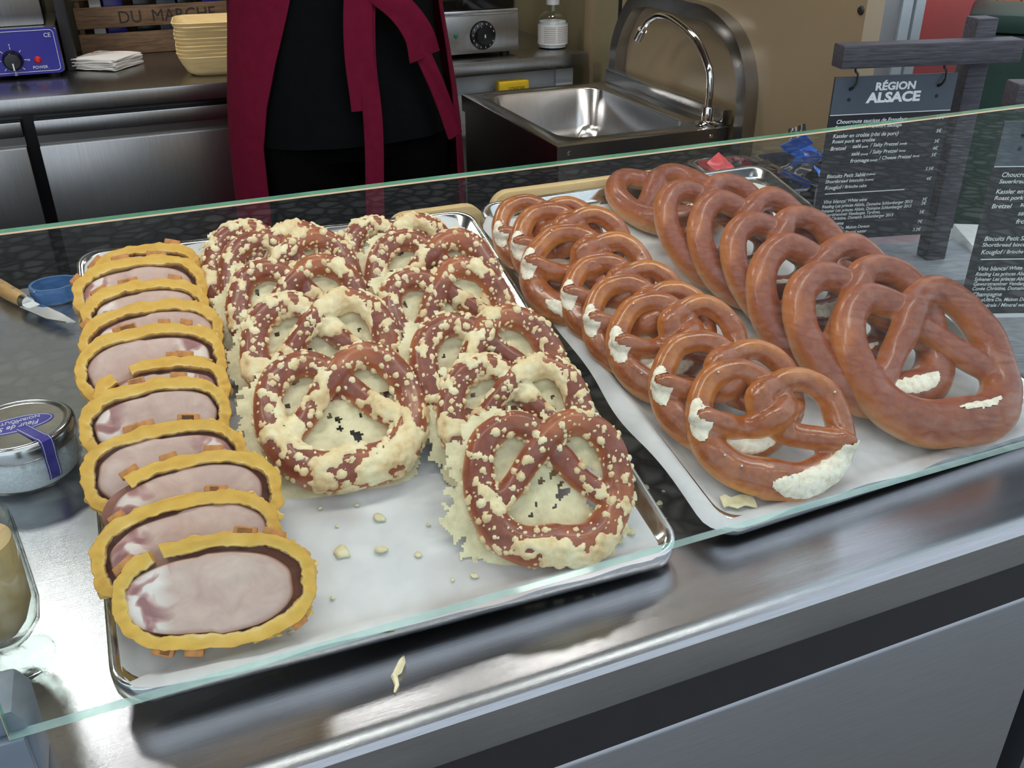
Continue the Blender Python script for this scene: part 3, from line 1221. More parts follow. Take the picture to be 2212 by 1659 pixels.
def roast_parts(s, seed, gap, moff, flip, cover):
    """crust ring (outer superellipse, width s), pork core; lies in XY, faces +Z; origin at front edge middle"""
    rng = random.Random(seed)
    a, b_ = s * 0.5, s * 0.5 * 0.58
    th = 0.028
    N = 170
    ct = 0.0118                                   # crust thickness
    bake = []
    mb = MB()
    vs = []
    secs = [(1.0, 0.0), (1.0, 0.22), (1.0, 0.45), (1.0, 0.72), (1.0, 0.94), (0.96, 1.0), (0.78, 1.0), (0.55, 1.0), (0.3, 0.99), (0.08, 0.98), (0.0, 0.9), (0.0, 0.4), (0.0, 0.0)]
    tones = [0.40, 0.44, 0.46, 0.40, 0.32, 0.26, 0.20, 0.20, 0.14, 0.0, 0.0, 0.05, 0.1]
    g0, g1 = gap
    idx = []
    for k in range(N):
        t = 2 * math.pi * k / N
        deg = 360.0 * k / N
        if g0 is not None and g0 <= deg <= g1:
            idx.append(None)
            continue
        idx.append(len(vs) // len(secs))
        ex, ey = sup(t)
        nx, ny = ex / a, ey / b_
        ln = math.hypot(nx, ny)
        nx, ny = nx / ln, ny / ln
        wid = ct * (1.0 + 0.30 * noise.noise(Vector((ex * 2.2, ey * 2.2, seed))))
        for (f, z) in secs:
            rough = (0.0042 - 0.0030 * z) * noise.fractal(Vector((ex * 7, ey * 7, z * 2.4 + seed * 3)), 0.7, 2.1, 3) if f > 0.9 else 0.0016 * noise.fractal(Vector((ex * 8, ey * 8, z * 1 + seed)), 0.7, 2, 3)
            lump = 0.0030 * noise.noise(Vector((ex * 4, ey * 4, seed + 9))) if f > 0.9 else 0
            off = -(1 - f) * wid + rough + lump
            bx = ex * a * 0.985 + nx * off
            by = ey * b_ * 0.97 + ny * off
            zz = z * th + 0.0014 * noise.noise(Vector((ex * 6, ey * 6, f * 2 + seed * 2)))
            vs.append((bx, by + b_, max(0.0, zz)))
    fs = []
    m = len(secs)
    for k in range(N):
        i0, i1 = idx[k], idx[(k + 1) % N]
        if i0 is None or i1 is None:
            if i0 is not None:
                fs.append([i0 * m + q for q in range(m)])
            elif i1 is not None:
                fs.append([i1 * m + q for q in range(m)][::-1])
            continue
        for q in range(m):
            r2 = (q + 1) % m
            fs.append((i0 * m + q, i1 * m + q, i1 * m + r2, i0 * m + r2))
    me = bpy.data.meshes.new('pastry_crust')
    me.from_pydata(vs, [], fs)
    bm = bmesh.new()
    bm.from_mesh(me)
    bmesh.ops.recalc_face_normals(bm, faces=bm.faces)
    bm.to_mesh(me)
    bm.free()
    at = me.attributes.new('bake', 'FLOAT', 'POINT')
    for i in range(len(vs)):
        x, y, z = vs[i]
        q = i % m
        tone = tones[q] + (0.30 * noise.noise(Vector((x * 60, y * 60, seed))) if q < 5 else 0.05 * noise.noise(Vector((x * 50, y * 50, seed))))
        at.data[i].value = tone
    me.shade_smooth()
    me.set_sharp_from_angle(angle=rad(42))
    me.materials.append(M['pastry'])
    # pork
    ma, mbb = a - ct * 1.22, b_ - ct * 1.18
    ox, oy = moff
    rings = [(1.14, 0.001), (1.14, 0.5), (1.0, 0.52), (1.0, 0.78), (0.985, 0.93), (0.95, 0.985), (0.86, 1.0), (0.7, 1.005), (0.5, 1.0), (0.3, 1.0), (0.12, 1.0)]
    mv = []
    NM = 84
    for (f, z) in rings:
        for k in range(NM):
            t = 2 * math.pi * k / NM
            ex, ey = sup(t, 2.35)
            if ex * (-1 if flip else 1) < 0:
                ey *= 0.93
            rr = 1 + 0.035 * noise.noise(Vector((ex * 2.2, ey * 2.2, seed + 4)))
            mv.append((ex * ma * f * rr + ox, ey * mbb * f * rr + b_ + oy, z * (th - 0.002) + (0.0012 * noise.noise(Vector((ex * f * 3, ey * f * 3, seed))) if z > 0.9 else 0)))
    mf = []
    for j in range(len(rings) - 1):
        for k in range(NM):
            k2 = (k + 1) % NM
            mf.append((j * NM + k, j * NM + k2, (j + 1) * NM + k2, (j + 1) * NM + k))
    mf.append(tuple(range(NM))[::-1])
    mf.append(tuple((len(rings) - 1) * NM + k for k in range(NM)))
    m2 = bpy.data.meshes.new('roast_pork')
    m2.from_pydata(mv, [], mf)
    bm = bmesh.new()
    bm.from_mesh(m2)
    bmesh.ops.recalc_face_normals(bm, faces=bm.faces)
    bm.to_mesh(m2)
    bm.free()
    fa = m2.attributes.new('fat', 'FLOAT', 'POINT')
    ri = m2.attributes.new('rim', 'FLOAT', 'POINT')
    for i, p in enumerate(mv):
        j = i // NM
        xx = (p[0] - ox) / ma * (-1 if flip else 1)
        w = -xx - 0.44 + 0.16 * noise.noise(Vector((p[0] * 30, p[1] * 30, seed)))
        fa.data[i].value = min(1.0, max(0.0, w * 7))
        ri.data[i].value = [1, 1, 1, 0.95, 0.75, 0.3, 0.03, 0, 0, 0, 0][j]
    m2.shade_smooth()
    m2.materials.append(M['meat'])
    # baked lattice tabs along the outside
    tabs = []
    for k in range(8):
        t = rad(rng.choice((75, 100, 120, 60, 255, 275, 290, 240, 305, 320, 150)) + rng.uniform(-6, 6))
        deg = math.degrees(t) % 360
        if g0 is not None and g0 - 4 <= deg <= g1 + 4:
            continue
        ex, ey = sup(t)
        nx, ny = ex / a, ey / b_
        ang = math.atan2(ny, nx)
        tabs.append((ex * a * 0.985, ey * b_ * 0.97 + b_, ang, rng.uniform(0.7, 1.25)))
    return me, m2, tabs


tb = MB()
tb.box(-0.0020, 0.0048, -0.0080, 0.0080, 0.006, 0.0270)
TAB = tb.mesh('pastry_tab', True, bevel=0.0012)
TAB.materials.append(M['pastrybrown'])
FLK = []
for q in range(3):
    bmq = bmesh.new()
    bmesh.ops.create_icosphere(bmq, subdivisions=1, radius=0.0055)
    for v in bmq.verts:
        v.co *= 1 + 0.6 * noise.noise(v.co * 260 + Vector((q * 5, 1, 2)))
        v.co.z *= 0.5
    mq = bpy.data.meshes.new('pastry_flake')
    bmq.to_mesh(mq)
    bmq.free()
    mq.materials.append(M['flake'])
    FLK.append(mq)
# (u, v, tilt, yaw, width), crust gap degrees, pork offset, fat on the right, from the front
RS = [((0.09, 0.027, 39.8, -9.0, 0.166), (118, 124), (-0.006, -0.002), False),
      ((0.079, 0.081, 39.9, 0.4, 0.161), (None, None), (0.002, 0.001), False),
      ((0.091, 0.131, 39.9, 0.4, 0.160), (130, 330), (-0.004, 0.001), False),
      ((0.074, 0.186, 39.9, 0.4, 0.152), (None, None), (0, 0), True),
      ((0.073, 0.257, 39.9, 0.3, 0.144), (None, None), (0, 0), False),
      ((0.084, 0.298, 39.9, 0.7, 0.134), (112, 128), (0, -0.002), True),
      ((0.079, 0.339, 39.9, 0.2, 0.152), (None, None), (-0.002, 0), True),
      ((0.085, 0.383, 39.9, 0.4, 0.150), (None, None), (0.003, 0), False),
      ((0.084, 0.436, 39.9, 0.5, 0.138), (None, None), (0, 0), False),
      ((0.083, 0.476, 39.9, 0.3, 0.147), (None, None), (-0.003, 0), False),
      ((0.095, 0.523, 39.9, 0.7, 0.124), (None, None), (0, 0), True)]
RL = ['front slice of roast pork in golden pastry, fully visible at the tray edge', 'second pastry-wrapped pork slice from the front, tucked behind the front one',
      'third pork slice from the front, its pastry torn away in front', 'fourth pastry-wrapped pork slice from the front, fat on its right end',
      'fifth pastry-wrapped pork slice from the front', 'sixth pork slice from the front with a break in the pastry rim', 'seventh pastry-wrapped pork slice from the front, fat on its right end',
      'eighth pastry-wrapped pork slice from the front', 'ninth pastry-wrapped pork slice from the front', 'tenth pastry-wrapped pork slice from the front, second to last',
      'rearmost pastry-wrapped pork slice, mostly hidden']
for i, ((u, v, tilt, yaw, s), gap, moff, flip) in enumerate(RS):
    crust, pork, tabs = roast_parts(s, 40 + i, gap, moff, flip, 0)
    t = thing('roast_pork_slice', RL[i], 'roast slice', (0, 0, 0), 0, 'roast pork slices in pastry')
    t.matrix_world = TRAY @ Matrix.Translation((u, v, -0.004)) @ Matrix.Rotation(rad(yaw), 4, 'Z') @ Matrix.Rotation(rad(tilt), 4, 'X')
    link('pastry_crust', crust, t)
    link('pork_core', pork, t)
    fr_ = random.Random(300 + i)
    for q in range(9):
        a_ = rad(fr_.choice((-1, 1, 1)) * fr_.uniform(0, 55) if q % 2 else fr_.uniform(190, 350))
        dg_ = math.degrees(a_) % 360
        if gap[0] is not None and gap[0] - 3 <= dg_ <= gap[1] + 3:
            continue
        ex, ey = sup(a_)
        o = link('pastry_flake', FLK[q % 3], t, (ex * s * 0.495, ey * s * 0.286 + s * 0.29, fr_.uniform(0.004, 0.018)))
        o.rotation_euler = (fr_.uniform(0, 6), fr_.uniform(0, 6), fr_.uniform(0, 6))
        kf = fr_.uniform(0.5, 1.1)
        o.scale = (kf, kf, kf)
    for (x, y, an, k) in tabs:
        o = link('pastry_tab', TAB, t, (x, y, 0))
        o.rotation_euler = (0, 0, an)
        o.scale = (1, k, 1)


# ------------------------------------------------------------------ crumbs
def crumb_mesh(seed, size):
    bm = bmesh.new()
    bmesh.ops.create_icosphere(bm, subdivisions=2, radius=size)
    for v in bm.verts:
        n_ = noise.fractal(v.co * (1.6 / size) + Vector((seed * 9.0, 0, 0)), 0.8, 2, 3)
        v.co *= 1 + 0.55 * n_
        v.co.z *= 0.35
    me = bpy.data.meshes.new('crumb')
    bm.to_mesh(me)
    bm.free()
    me.shade_smooth()
    me.materials.append(M['sheet'])
    return me


CR = [crumb_mesh(i, 0.0045) for i in range(5)]
for i, (u, v, k) in enumerate(((0.212, 0.093, 1.7), (0.257, 0.123, 1.3), (0.247, 0.085, 1.4), (0.490, 0.030, 1.2), (0.473, 0.024, 1.1), (0.279, 0.068, 0.8), (0.321, 0.028, 0.8), (0.147, 0.022, 0.6), (0.24, 0.145, 0.5), (0.205, 0.152, 0.5), (0.215, 0.125, 0.4), (0.30, 0.100, 0.5), (0.33, 0.048, 0.6), (0.365, 0.030, 0.4), (0.30, 0.030, 0.4), (0.17, 0.060, 0.5), (0.19, 0.045, 0.5))):
    o = link('cheese_crumb', CR[i % 5], None, ontray(u, v, -0.0025))
    o.rotation_euler = (e[0], 0, i * 1.3)
    o.scale = (k, k, k)
    tag(o, 'small loose cheese crumb on the parchment before the cheese pretzels', 'crumb', 'cheese crumbs on parchment')
for i, (x, y, k) in enumerate(((0.473, 0.749, 1.1), (0.472, 0.717, 0.9), (0.462, 0.690, 0.6), (0.488, 0.735, 0.5))):
    o = link('cheese_crumb', CR[(i + 2) % 5], None, (x, y, CT + 0.0012))
    o.rotation_euler = (0, 0, i * 2.0)
    o.scale = (k, k, k)
    tag(o, 'cheese crumb on the counter in the dark gap between the trays', 'crumb', 'cheese crumbs in the gap')
# larger flake on tray B
mb = MB()
mb.grid(14, 7, lambda i, j: (0.0028 * i + 0.002 * noise.noise(Vector((i, j, 1))), 0.0026 * j + 0.0018 * math.sin(i * .9) + 0.002 * noise.noise(Vector((j, i * .6, 4))), 0.0012 * noise.noise(Vector((i * .5, j * .5, 2))) + 0.003))
o = mb.build('cheese_flake', M['sheet'], None, True, solid=0.0015, sharp=80)
o.matrix_world = TRAY @ Matrix.Translation((0.600, 0.026, -0.002)) @ Matrix.Rotation(rad(-14), 4, 'Z')
tag(o, 'yellow flake of melted cheese before the front glossy pretzel', 'cheese')
o = MB().tube([(0, 0, 0.002), (0.006, 0.004, 0.003), (0.012, 0.012, 0.004), (0.016, 0.020, 0.002)], [0.0015, 0.004, 0.0035, 0.001], 6).tube([(0.002, 0.002, 0.002), (0.001, -0.010, 0.002), (-0.003, -0.016, 0.001)], [0.003, 0.002, 0.001], 6).build('cheese_shred', M['sheet'], None, True, loc=(0.128, 0.585, CT + 0.0005))
tag(o, 'torn shred of cheese on the counter in front of the glass', 'cheese')

# ------------------------------------------------------------------ left of the tray: salt jar, glass, knife, clip, bowl
jar = thing('salt_jar', 'squat glass jar of sea salt with a metal lid and blue label', 'jar', (-0.172, 1.062, CT))
mb = MB()
mb.lathe([(0.0, 0.0005), (0.046, 0.0005), (0.055, 0.006), (0.0605, 0.020), (0.0605, 0.034), (0.057, 0.046), (0.054, 0.050)], 48)
mb.build('glass_body', M['thinglass'], jar, True)
mb = MB()
mb.lathe([(0.0, 0.003), (0.045, 0.003), (0.053, 0.008), (0.0575, 0.020), (0.0575, 0.033), (0.054, 0.043), (0.0, 0.044)], 48)
mb.build('sea_salt', M['salt'], jar, True)
mb = MB()
mb.lathe([(0.055, 0.047), (0.0605, 0.0475), (0.0615, 0.049), (0.0615, 0.062), (0.060, 0.0655), (0.057, 0.0675), (0.054, 0.0675), (0.051, 0.0655), (0.049, 0.0655), (0.0, 0.0657)], 64)
lid = mb.build('metal_lid', M['tray'], jar, True, sharp=50)
mb = MB()
ell = [(0.040 * math.cos(rad(a)), 0.019 * math.sin(rad(a))) for a in range(0, 360, 8)]
mb.prism(ell, 0.0656, 0.0660)
lab = mb.build('oval_label', M['blue_label'], jar)
lab.rotation_euler = (0, 0, rad(8))
rg = MB().tube([(0.0375 * math.cos(rad(a)), 0.0168 * math.sin(rad(a)), 0.0661) for a in range(0, 360, 6)], 0.0004, 5, closed=True).build('label_line', M['ink_white'], lab)
for s_, sz, y_, w_ in (('NOIRMOUTIER', 0.0085, 0.0110, 0.052), ('DE', 0.0060, 0.0060, 0.007)):
    lettering(s_, sz, M['ink_white'], lab, (0, y_, 0.0662), (0, 0, rad(180)), width=w_, align='CENTER')
lettering('Fleur de Sel', 0.0135, M['ink_white'], lab, (0, -0.001, 0.0662), (0, 0, rad(180)), width=0.05, align='CENTER', shear=0.35)
mb = MB()
bpts = [(0.012, 0.0665), (0.050, 0.0672), (0.056, 0.0686), (0.0610, 0.066), (0.0624, 0.060), (0.0622, 0.050), (0.0612, 0.044), (0.0618, 0.034), (0.0616, 0.024), (0.0600, 0.017)]
mb.grid(3, len(bpts), lambda i, j: ((i - 1) * 0.0075, -bpts[j][0], bpts[j][1]))
band = mb.build('seal_band', M['blue_label'], jar, True, solid=0.0004)
band.rotation_euler = (0, 0, rad(32))
for s_ in (-1, 1):
    mb = MB()
    mb.grid(2, len(bpts), lambda i, j: (s_ * 0.0058 + (i - 0.5) * 0.0006, -bpts[j][0] - 0.0004, bpts[j][1] + 0.0005))
    mb.build('band_line', M['ink_white'], band, True, solid=0.0002)

wg = thing('stem_glass', 'footed drinking glass with beige filling at the left edge', 'glass', (-0.176, 0.738, CT))
pr_o = [(0.0, 0.0008), (0.034, 0.0008), (0.0352, 0.0022), (0.032, 0.0042), (0.012, 0.0075), (0.0075, 0.014), (0.010, 0.021), (0.022, 0.031), (0.031, 0.044), (0.0345, 0.062), (0.0345, 0.095), (0.034, 0.135), (0.0335, 0.150), (0.0323, 0.150), (0.0325, 0.095), (0.0325, 0.063), (0.029, 0.046), (0.020, 0.034), (0.0, 0.026)]
MB().lathe(pr_o, 48).build('glass_bowl', M['thinglass'], wg, True)
MB().lathe([(0.0, 0.030), (0.012, 0.034), (0.021, 0.046), (0.029, 0.066), (0.030, 0.10), (0.029, 0.132), (0.0, 0.136)], 40).build('beige_filling', M['beige'], wg, True)

kn = thing('paring_knife', 'small knife with wooden handle and steel blade on the counter', 'knife', (-0.200, 1.60, CT + 0.004), math.atan2(1.435 - 1.60, -0.108 + 0.200))
mb = MB()
hp = crom([(-0.095, 0.001, 0.009), (-0.07, 0.004, 0.009), (-0.03, 0.0, 0.009), (0.0, 0.0, 0.008), (0.012, 0, 0.008)], 5)
mb.tube(hp, [0.007 + 0.0035 * math.sin(i / len(hp) * math.pi) for i in range(len(hp))], 12)
kn.scale = (1.22, 1.22, 1.22)
h_ = mb.build('handle', M['wood_handle'], kn, True)
for x_ in (-0.075, -0.045, -0.015):
    o = MB().lathe([(0.0, 0.0006), (0.0024, 0.0), (0.0024, -0.004)], 12).build('rivet', M['chrome'], h_, True)
    o.location = (x_, 0.001, 0.0192)
MB().tube([(0.010, 0, 0.008), (0.022, 0, 0.008)], [0.0092, 0.0082], 14).build('bolster', M['chrome'], kn, True)
mb = MB()
mb.prism([(0.020, -0.008), (0.028, -0.0145), (0.09, -0.012), (0.120, -0.002), (0.128, 0.006), (0.09, 0.0085), (0.020, 0.008)], 0.0065, 0.0082)
bl = mb.build('blade', M['chrome'], kn)
mb = MB()
mb.prism(rrect(0.024, 0.042, -0.010, 0.006, 0.003), 0.00825, 0.0085)
mb.build('maker_stamp', M['ink_white'], bl)

cl = thing('blue_clip', 'blue plastic spring clip lying behind the roast slices', 'clip', (-0.145, 1.615, CT))
path = crom([(0.16, 0.018, 0), (0.06, 0.020, 0), (0.03, 0.017, 0), (0.012, 0.026, 0), (-0.016, 0.026, 0), (-0.033, 0.012, 0), (-0.037, -0.010, 0), (-0.024, -0.030, 0), (0.006, -0.034, 0), (0.024, -0.024, 0), (0.05, -0.024, 0), (0.09, -0.023, 0), (0.16, -0.02, 0)], 6)
mb = MB()
nP = len(path)
outer = []
for i in range(nP):
    a_ = path[max(0, i - 1)]
    c_ = path[min(nP - 1, i + 1)]
    t_ = (c_ - a_).normalized()
    outer.append((path[i], Vector((-t_.y, t_.x, 0))))
secp = [(-0.0022, 0.002), (0.0022, 0.002), (0.0028, 0.015), (0.0022, 0.028), (-0.0022, 0.028), (-0.0028, 0.015)]
loops(mb, [[p_ + nn_ * q_ + Vector((0, 0, z_)) for q_, z_ in secp] for p_, nn_ in outer], cap_first=True, cap_last=True)
mb.build('clip_band', M['blue_plastic'], cl, True, sharp=60)
MB().tube([p_ + Vector((0, 0, 0.0016)) for p_ in path], 0.0016, 8).build('clip_foot', M['black'], cl, True)

bw = tag(MB().lathe([(0.0, 0.001), (0.04, 0.001), (0.05, 0.006), (0.060, 0.038), (0.0625, 0.050), (0.061, 0.0515), (0.0585, 0.050), (0.056, 0.038), (0.047, 0.009), (0.0, 0.006)], 40).build('black_bowl', M['blackgloss'], None, True, loc=(-0.025, 1.595, CT)), 'small glossy black bowl hidden behind the rear roast slices', 'bowl')

# ------------------------------------------------------------------ sachet tins behind the large pretzels
tins = thing('sachet_tin', 'polished steel tin with pink and dark sachets behind the large pretzels', 'tin', (1.03, 1.372, CT), rad(-4), 'sachet tins')


def make_tin(t, wx, wy, h):
    def ring(i, r, z):
        return [(x, y, z) for x, y in rrect(-wx / 2 + i, wx / 2 - i, -wy / 2 + i, wy / 2 - i, r, 6)]
    mb = MB()
    loops(mb, [ring(0.016, 0.02, 0.001), ring(0.012, 0.025, h - 0.004), ring(0.001, 0.03, h - 0.004), ring(0.0, 0.03, h - 0.001), ring(0.003, 0.028, h), ring(0.012, 0.022, h - 0.001), ring(0.019, 0.02, 0.05), ring(0.03, 0.02, 0.045)], cap_first=True, cap_last=True)
    mb.build('tin_body', M['tray'], t, True, sharp=60)


make_tin(tins, 0.135, 0.24, 0.135)
tins2 = thing('sachet_tin', 'polished steel tin with blue sachets beside the menu sign', 'tin', (1.166, 1.362, CT), rad(-4), 'sachet tins')
make_tin(tins2, 0.135, 0.24, 0.135)


def sachet(seed):
    mb = MB()
    def fn(i, j):
        x = (i - 4) * 0.006
        y = (j - 5) * 0.0075
        edge = max(abs(i - 4) / 4, abs(j - 5) / 5)
        z = 0.004 * (1 - edge ** 2) + 0.005 * noise.noise(Vector((i * .35 + seed * 4, j * .35, seed)))
        return (x, y, z)
    mb.grid(9, 11, fn)
    return mb.mesh('sachet', True, solid=0.0012, sharp=60)


SA = [sachet(i) for i in range(3)]
SB = []
for m_ in ('blue_sachet', 'red_sachet', 'dark_sachet'):
    for k in range(3):
        me = SA[k].copy()
        me.materials.append(M[m_])
        SB.append(me)
rng = random.Random(5)
for i in range(13):
    o = link('sugar_sachet', SB[i % 3 if i % 4 else 6 + i % 3], None, (1.160 + rng.uniform(-0.038, 0.034), 1.365 + rng.uniform(-0.085, 0.085), CT + 0.118 + 0.0045 * i))
    o.rotation_euler = (rng.uniform(-0.8, 0.8), rng.uniform(-0.7, 0.7), rng.uniform(0, 6.3))
    o.scale = (0.68, 0.68, 0.68)
    tag(o, 'blue sauce sachet in the tin next to the menu sign' if i % 4 else 'dark sauce sachet among the blue ones beside the menu sign', 'sachet', 'blue sachets' if i % 4 else 'dark sachets among blue')
for i in range(9):
    o = link('sauce_sachet', SB[(3 + i % 3) if i % 3 == 0 else 6 + i % 3], None, (1.03 + rng.uniform(-0.038, 0.038), 1.375 + rng.uniform(-0.085, 0.085), CT + 0.112 + 0.0045 * i))
    o.rotation_euler = (rng.uniform(-0.7, 0.7), rng.uniform(-0.6, 0.6), rng.uniform(0, 6.3))
    o.scale = (0.72, 0.72, 0.72)
    tag(o, 'pink sauce sachet in the tin behind the large pretzels' if i % 3 == 0 else 'dark sauce sachet in the tin behind the large pretzels', 'sachet', 'pink sachets' if i % 3 == 0 else 'dark sachets in the pink tin')

# ------------------------------------------------------------------ menu signs
MENU = [  # text, x offset, width, px row, size, colour, shear
    ('Choucroute saucisse de Francfort', 0.006, 0.118, 263, 0.0088), ('Sauerkraut with Frankfurt sausage', 0.005, 0.112, 274, 0.0074),
    ('Kassler en croûte (rôti de porc)', 0.004, 0.110, 292, 0.0086), ('Roast pork en croûte', 0.004, 0.072, 303, 0.0076),
    ('Bretzel', 0.003, 0.026, 318, 0.0086), ('salé', 0.040, 0.014, 315, 0.0086), ('(petit)', 0.056, 0.010, 315, 0.0042), ('/ Salty Pretzel', 0.070, 0.048, 314, 0.0080), ('(small)', 0.120, 0.012, 313, 0.0042),
    ('salé', 0.040, 0.014, 331, 0.0086), ('(grand)', 0.056, 0.012, 331, 0.0042), ('/ Salty Pretzel', 0.071, 0.048, 329, 0.0080), ('(large)', 0.121, 0.011, 328, 0.0042),
    ('fromage', 0.040, 0.032, 346, 0.0086), ('(grand)', 0.074, 0.012, 345, 0.0042), ('/ Cheese Pretzel', 0.089, 0.056, 343, 0.0080), ('(large)', 0.147, 0.011, 341, 0.0042),
    ('Biscuits Petit Sablé', 0.004, 0.066, 377, 0.0086), ('(2 pièces)', 0.072, 0.015, 375, 0.0042), ('Shortbread biscuits', 0.003, 0.066, 388, 0.0074), ('(2 pieces)', 0.071, 0.015, 387, 0.0042),
    ('Kouglof', 0.004, 0.029, 402, 0.0090), ('/ Brioche cake', 0.034, 0.042, 401, 0.0072),
    ('Vins blancs', 0.005, 0.037, 433, 0.0086), ('/ White wine', 0.043, 0.038, 432, 0.0074), ('Riesling Les princes Abbés, Domaine Schlumberger 2013', 0.004, 0.158, 443, 0.0074),
    ('Sylvaner Les princes Abbés, Domaine Schlumberger 2013', 0.004, 0.158, 453, 0.0074), ('Gewurztraminer Vendanges Tardives,', 0.004, 0.104, 462, 0.0074), ('Cuvée Christine, Domaine Schlumberger 2013', 0.004, 0.128, 471, 0.0074),
    ('Champagne', 0.006, 0.040, 483, 0.0086), ('Brut «Ultra D», Maison Devaux', 0.006, 0.088, 493, 0.0074), ('Eau minérale / Mineral water', 0.006, 0.084, 504, 0.0076)]
PRICES = [('3.5€', 263), ('5€', 291), ('3€', 313), ('4€', 328), ('5€', 342), ('3.5€', 372), ('4€', 394), ('3€', 440), ('3€', 449), ('5€', 469), ('7€', 491), ('3.2€', 509)]
PW, PH = 0.202, 0.262
PT, PB = 0.337, 0.337 - 0.262          # panel top and bottom above the counter


def rowz(px):
    return PT - (px - 171) / 348.0 * PH


def make_sign(label, loc, yaw):
    t = thing('menu_sign', label, 'sign', loc, yaw, 'menu signs')
    base = MB().box(-0.005, 0.335, -0.075, 0.105, 0.0, 0.020).build('base_plate', M['wood_base'], t, bevel=0.002)
    MB().box(0.227, 0.262, 0.012, 0.046, 0.0201, 0.413).build('post', M['wood_dark'], t, bevel=0.003)
    MB().box(-0.004, 0.290, -0.022, 0.0119, 0.352, 0.386).build('cross_beam', M['wood_dark'], t, bevel=0.003)
    pn = MB().box(0, PW, -0.002, 0.002, PB, PT).build('menu_panel', M['chalk'], t)
    MB().box(0.0, PW, -0.0025, -0.0021, PT - 0.056, PT).build('title_field', M['slate'], pn)
    MB().box(0.0, PW, -0.0028, -0.0021, PT - 0.0573, PT - 0.0562).build('rule_line', M['ink_white'], pn)
    MB().box(0.012, 0.150, -0.0028, -0.0021, rowz(413) - 0.0006, rowz(413) + 0.0006).build('rule_line', M['ink_white'], pn)
    for x_ in (0.030, 0.176):
        hk = MB()
        hk.tube(crom([(x_, -0.003, 0.352), (x_, -0.003, 0.346), (x_ + 0.004, -0.005, 0.340), (x_ + 0.003, -0.008, 0.330), (x_ - 0.002, -0.008, 0.322), (x_ - 0.004, -0.004, 0.319), (x_ - 0.004, 0.004, 0.321)], 5), 0.0018, 8)
        hk.build('hook', M['blackgloss'], t, True)
        for zz in (PT - 0.018, PT - 0.034):
            o = MB().lathe([(0.0, 0.0006), (0.0028, 0.0005), (0.003, 0.0)], 12).build('hole', M['black'], pn)
            o.location = (x_ - 0.003, -0.0025, zz)
            o.rotation_euler = (rad(90), 0, 0)
    yl = -0.0027
    lettering('RÉGION', 0.0160, M['ink_white'], pn, (0.101, yl, PT - 0.0212), width=0.066, align='CENTER', bold=0.0006)
    lettering('ALSACE', 0.0205, M['ink_white'], pn, (0.101, yl, PT - 0.0395), width=0.090, align='CENTER', bold=0.0009)
    for s_, x_, w_, px_, sz in MENU:
        lettering(s_, sz, M['ink_white'], pn, (x_ + 0.006, -0.0023, rowz(px_) - 0.001), width=w_, shear=0.18, bold=0.00008, ext=0.0001)
    for s_, px_ in PRICES:
        lettering(s_, 0.0078, M['ink_white'], pn, (PW - 0.008, -0.0023, rowz(px_) - 0.001), align='RIGHT', shear=0.15, ext=0.0001)
    return t


def copy_tree(o, parent=None):
    c = o.copy()
    COL.objects.link(c)
    c.parent = parent
    for ch in list(o.children):
        copy_tree(ch, c)
    return c


s1 = make_sign('dark menu sign with charcoal post behind the large plain pretzels', (1.020, 1.168, CT), rad(-13.4))
s2 = copy_tree(s1)
s2.location = (1.020, 0.852, CT)
s2.rotation_euler = (0, 0, rad(-22))
s2['label'] = 'dark menu sign at the right edge of the picture, nearer the glass'
o = tag(MB().box(-0.05, 0.05, -0.06, 0.06, 0.0, 0.032).build('white_carton', M['white'], None, bevel=0.002, loc=(1.42, 1.155, CT)), 'low white carton behind the nearer menu sign', 'carton')
o.rotation_euler = (0, 0, rad(-30))

# ------------------------------------------------------------------ back counter (refrigerated, stainless)
zb = ZC - 0.423
YB = 2.35
bc = thing('refrigerated_back_counter', 'stainless steel refrigerated counter along the rear wall', 'fridge counter', (0, 0, 0))
MB().box(-1.55, 1.205, YB, 2.985, zb - 0.036, zb).build('back_worktop', M['fridge'], bc, bevel=0.003)
MB().box(-1.53, 0.80, YB + 0.04, 2.98, FL + 0.1, zb - 0.0361).build('cabinet_carcass', M['blackgloss'], bc)
for (xa, xb) in ((-0.86, -0.198), (-0.172, 0.49), (0.516, 0.79)):
    d_ = MB().box(xa, xb, YB + 0.008, YB + 0.039, FL + 0.14, zb - 0.108).build('fridge_door', M['fridge'], bc, bevel=0.003)
    MB().box(xa, xb, YB + 0.012, YB + 0.039, zb - 0.086, zb - 0.052).build('door_rail', M['fridge'], bc, bevel=0.003)
    MB().box(xa, xb, YB + 0.022, YB + 0.039, zb - 0.1075, zb - 0.0865).build('grip_recess', M['sinkbody'], bc)
wf = thing('white_cabinet', 'white enamel cabinet under the rear worktop beside the sink', 'cabinet', (0, 0, 0))
MB().box(0.815, 1.195, 2.42, 2.98, FL, zb - 0.038).build('cabinet_body', M['white'], wf, bevel=0.003)
MB().box(0.845, 0.885, 2.400, 2.419, FL, zb - 0.165).build('edge_strip', M['white'], wf, bevel=0.002)
MB().box(1.135, 1.185, 2.405, 2.419, zb - 0.11, zb - 0.045).build('side_post', M['white'], wf, bevel=0.002)
sp_ = thing('yellow_sponge_pack', 'yellow wrapped sponge under the rear worktop', 'sponge', (0.985, 2.36, zb - 0.088))
MB().box(-0.042, 0.042, -0.018, 0.018, 0, 0.032).build('wrapper', M['yellow'], sp_, bevel=0.004)
lettering('CONFORE', 0.012, M['ink_black'], sp_, (0.006, -0.0185, 0.010), width=0.045, align='CENTER')
tag(MB().box(0.90, 1.08, 2.325, 2.405, zb - 0.098, zb - 0.0885).build('sponge_shelf', M['sink'], None, bevel=0.002), 'narrow steel shelf under the yellow sponge', 'shelf')

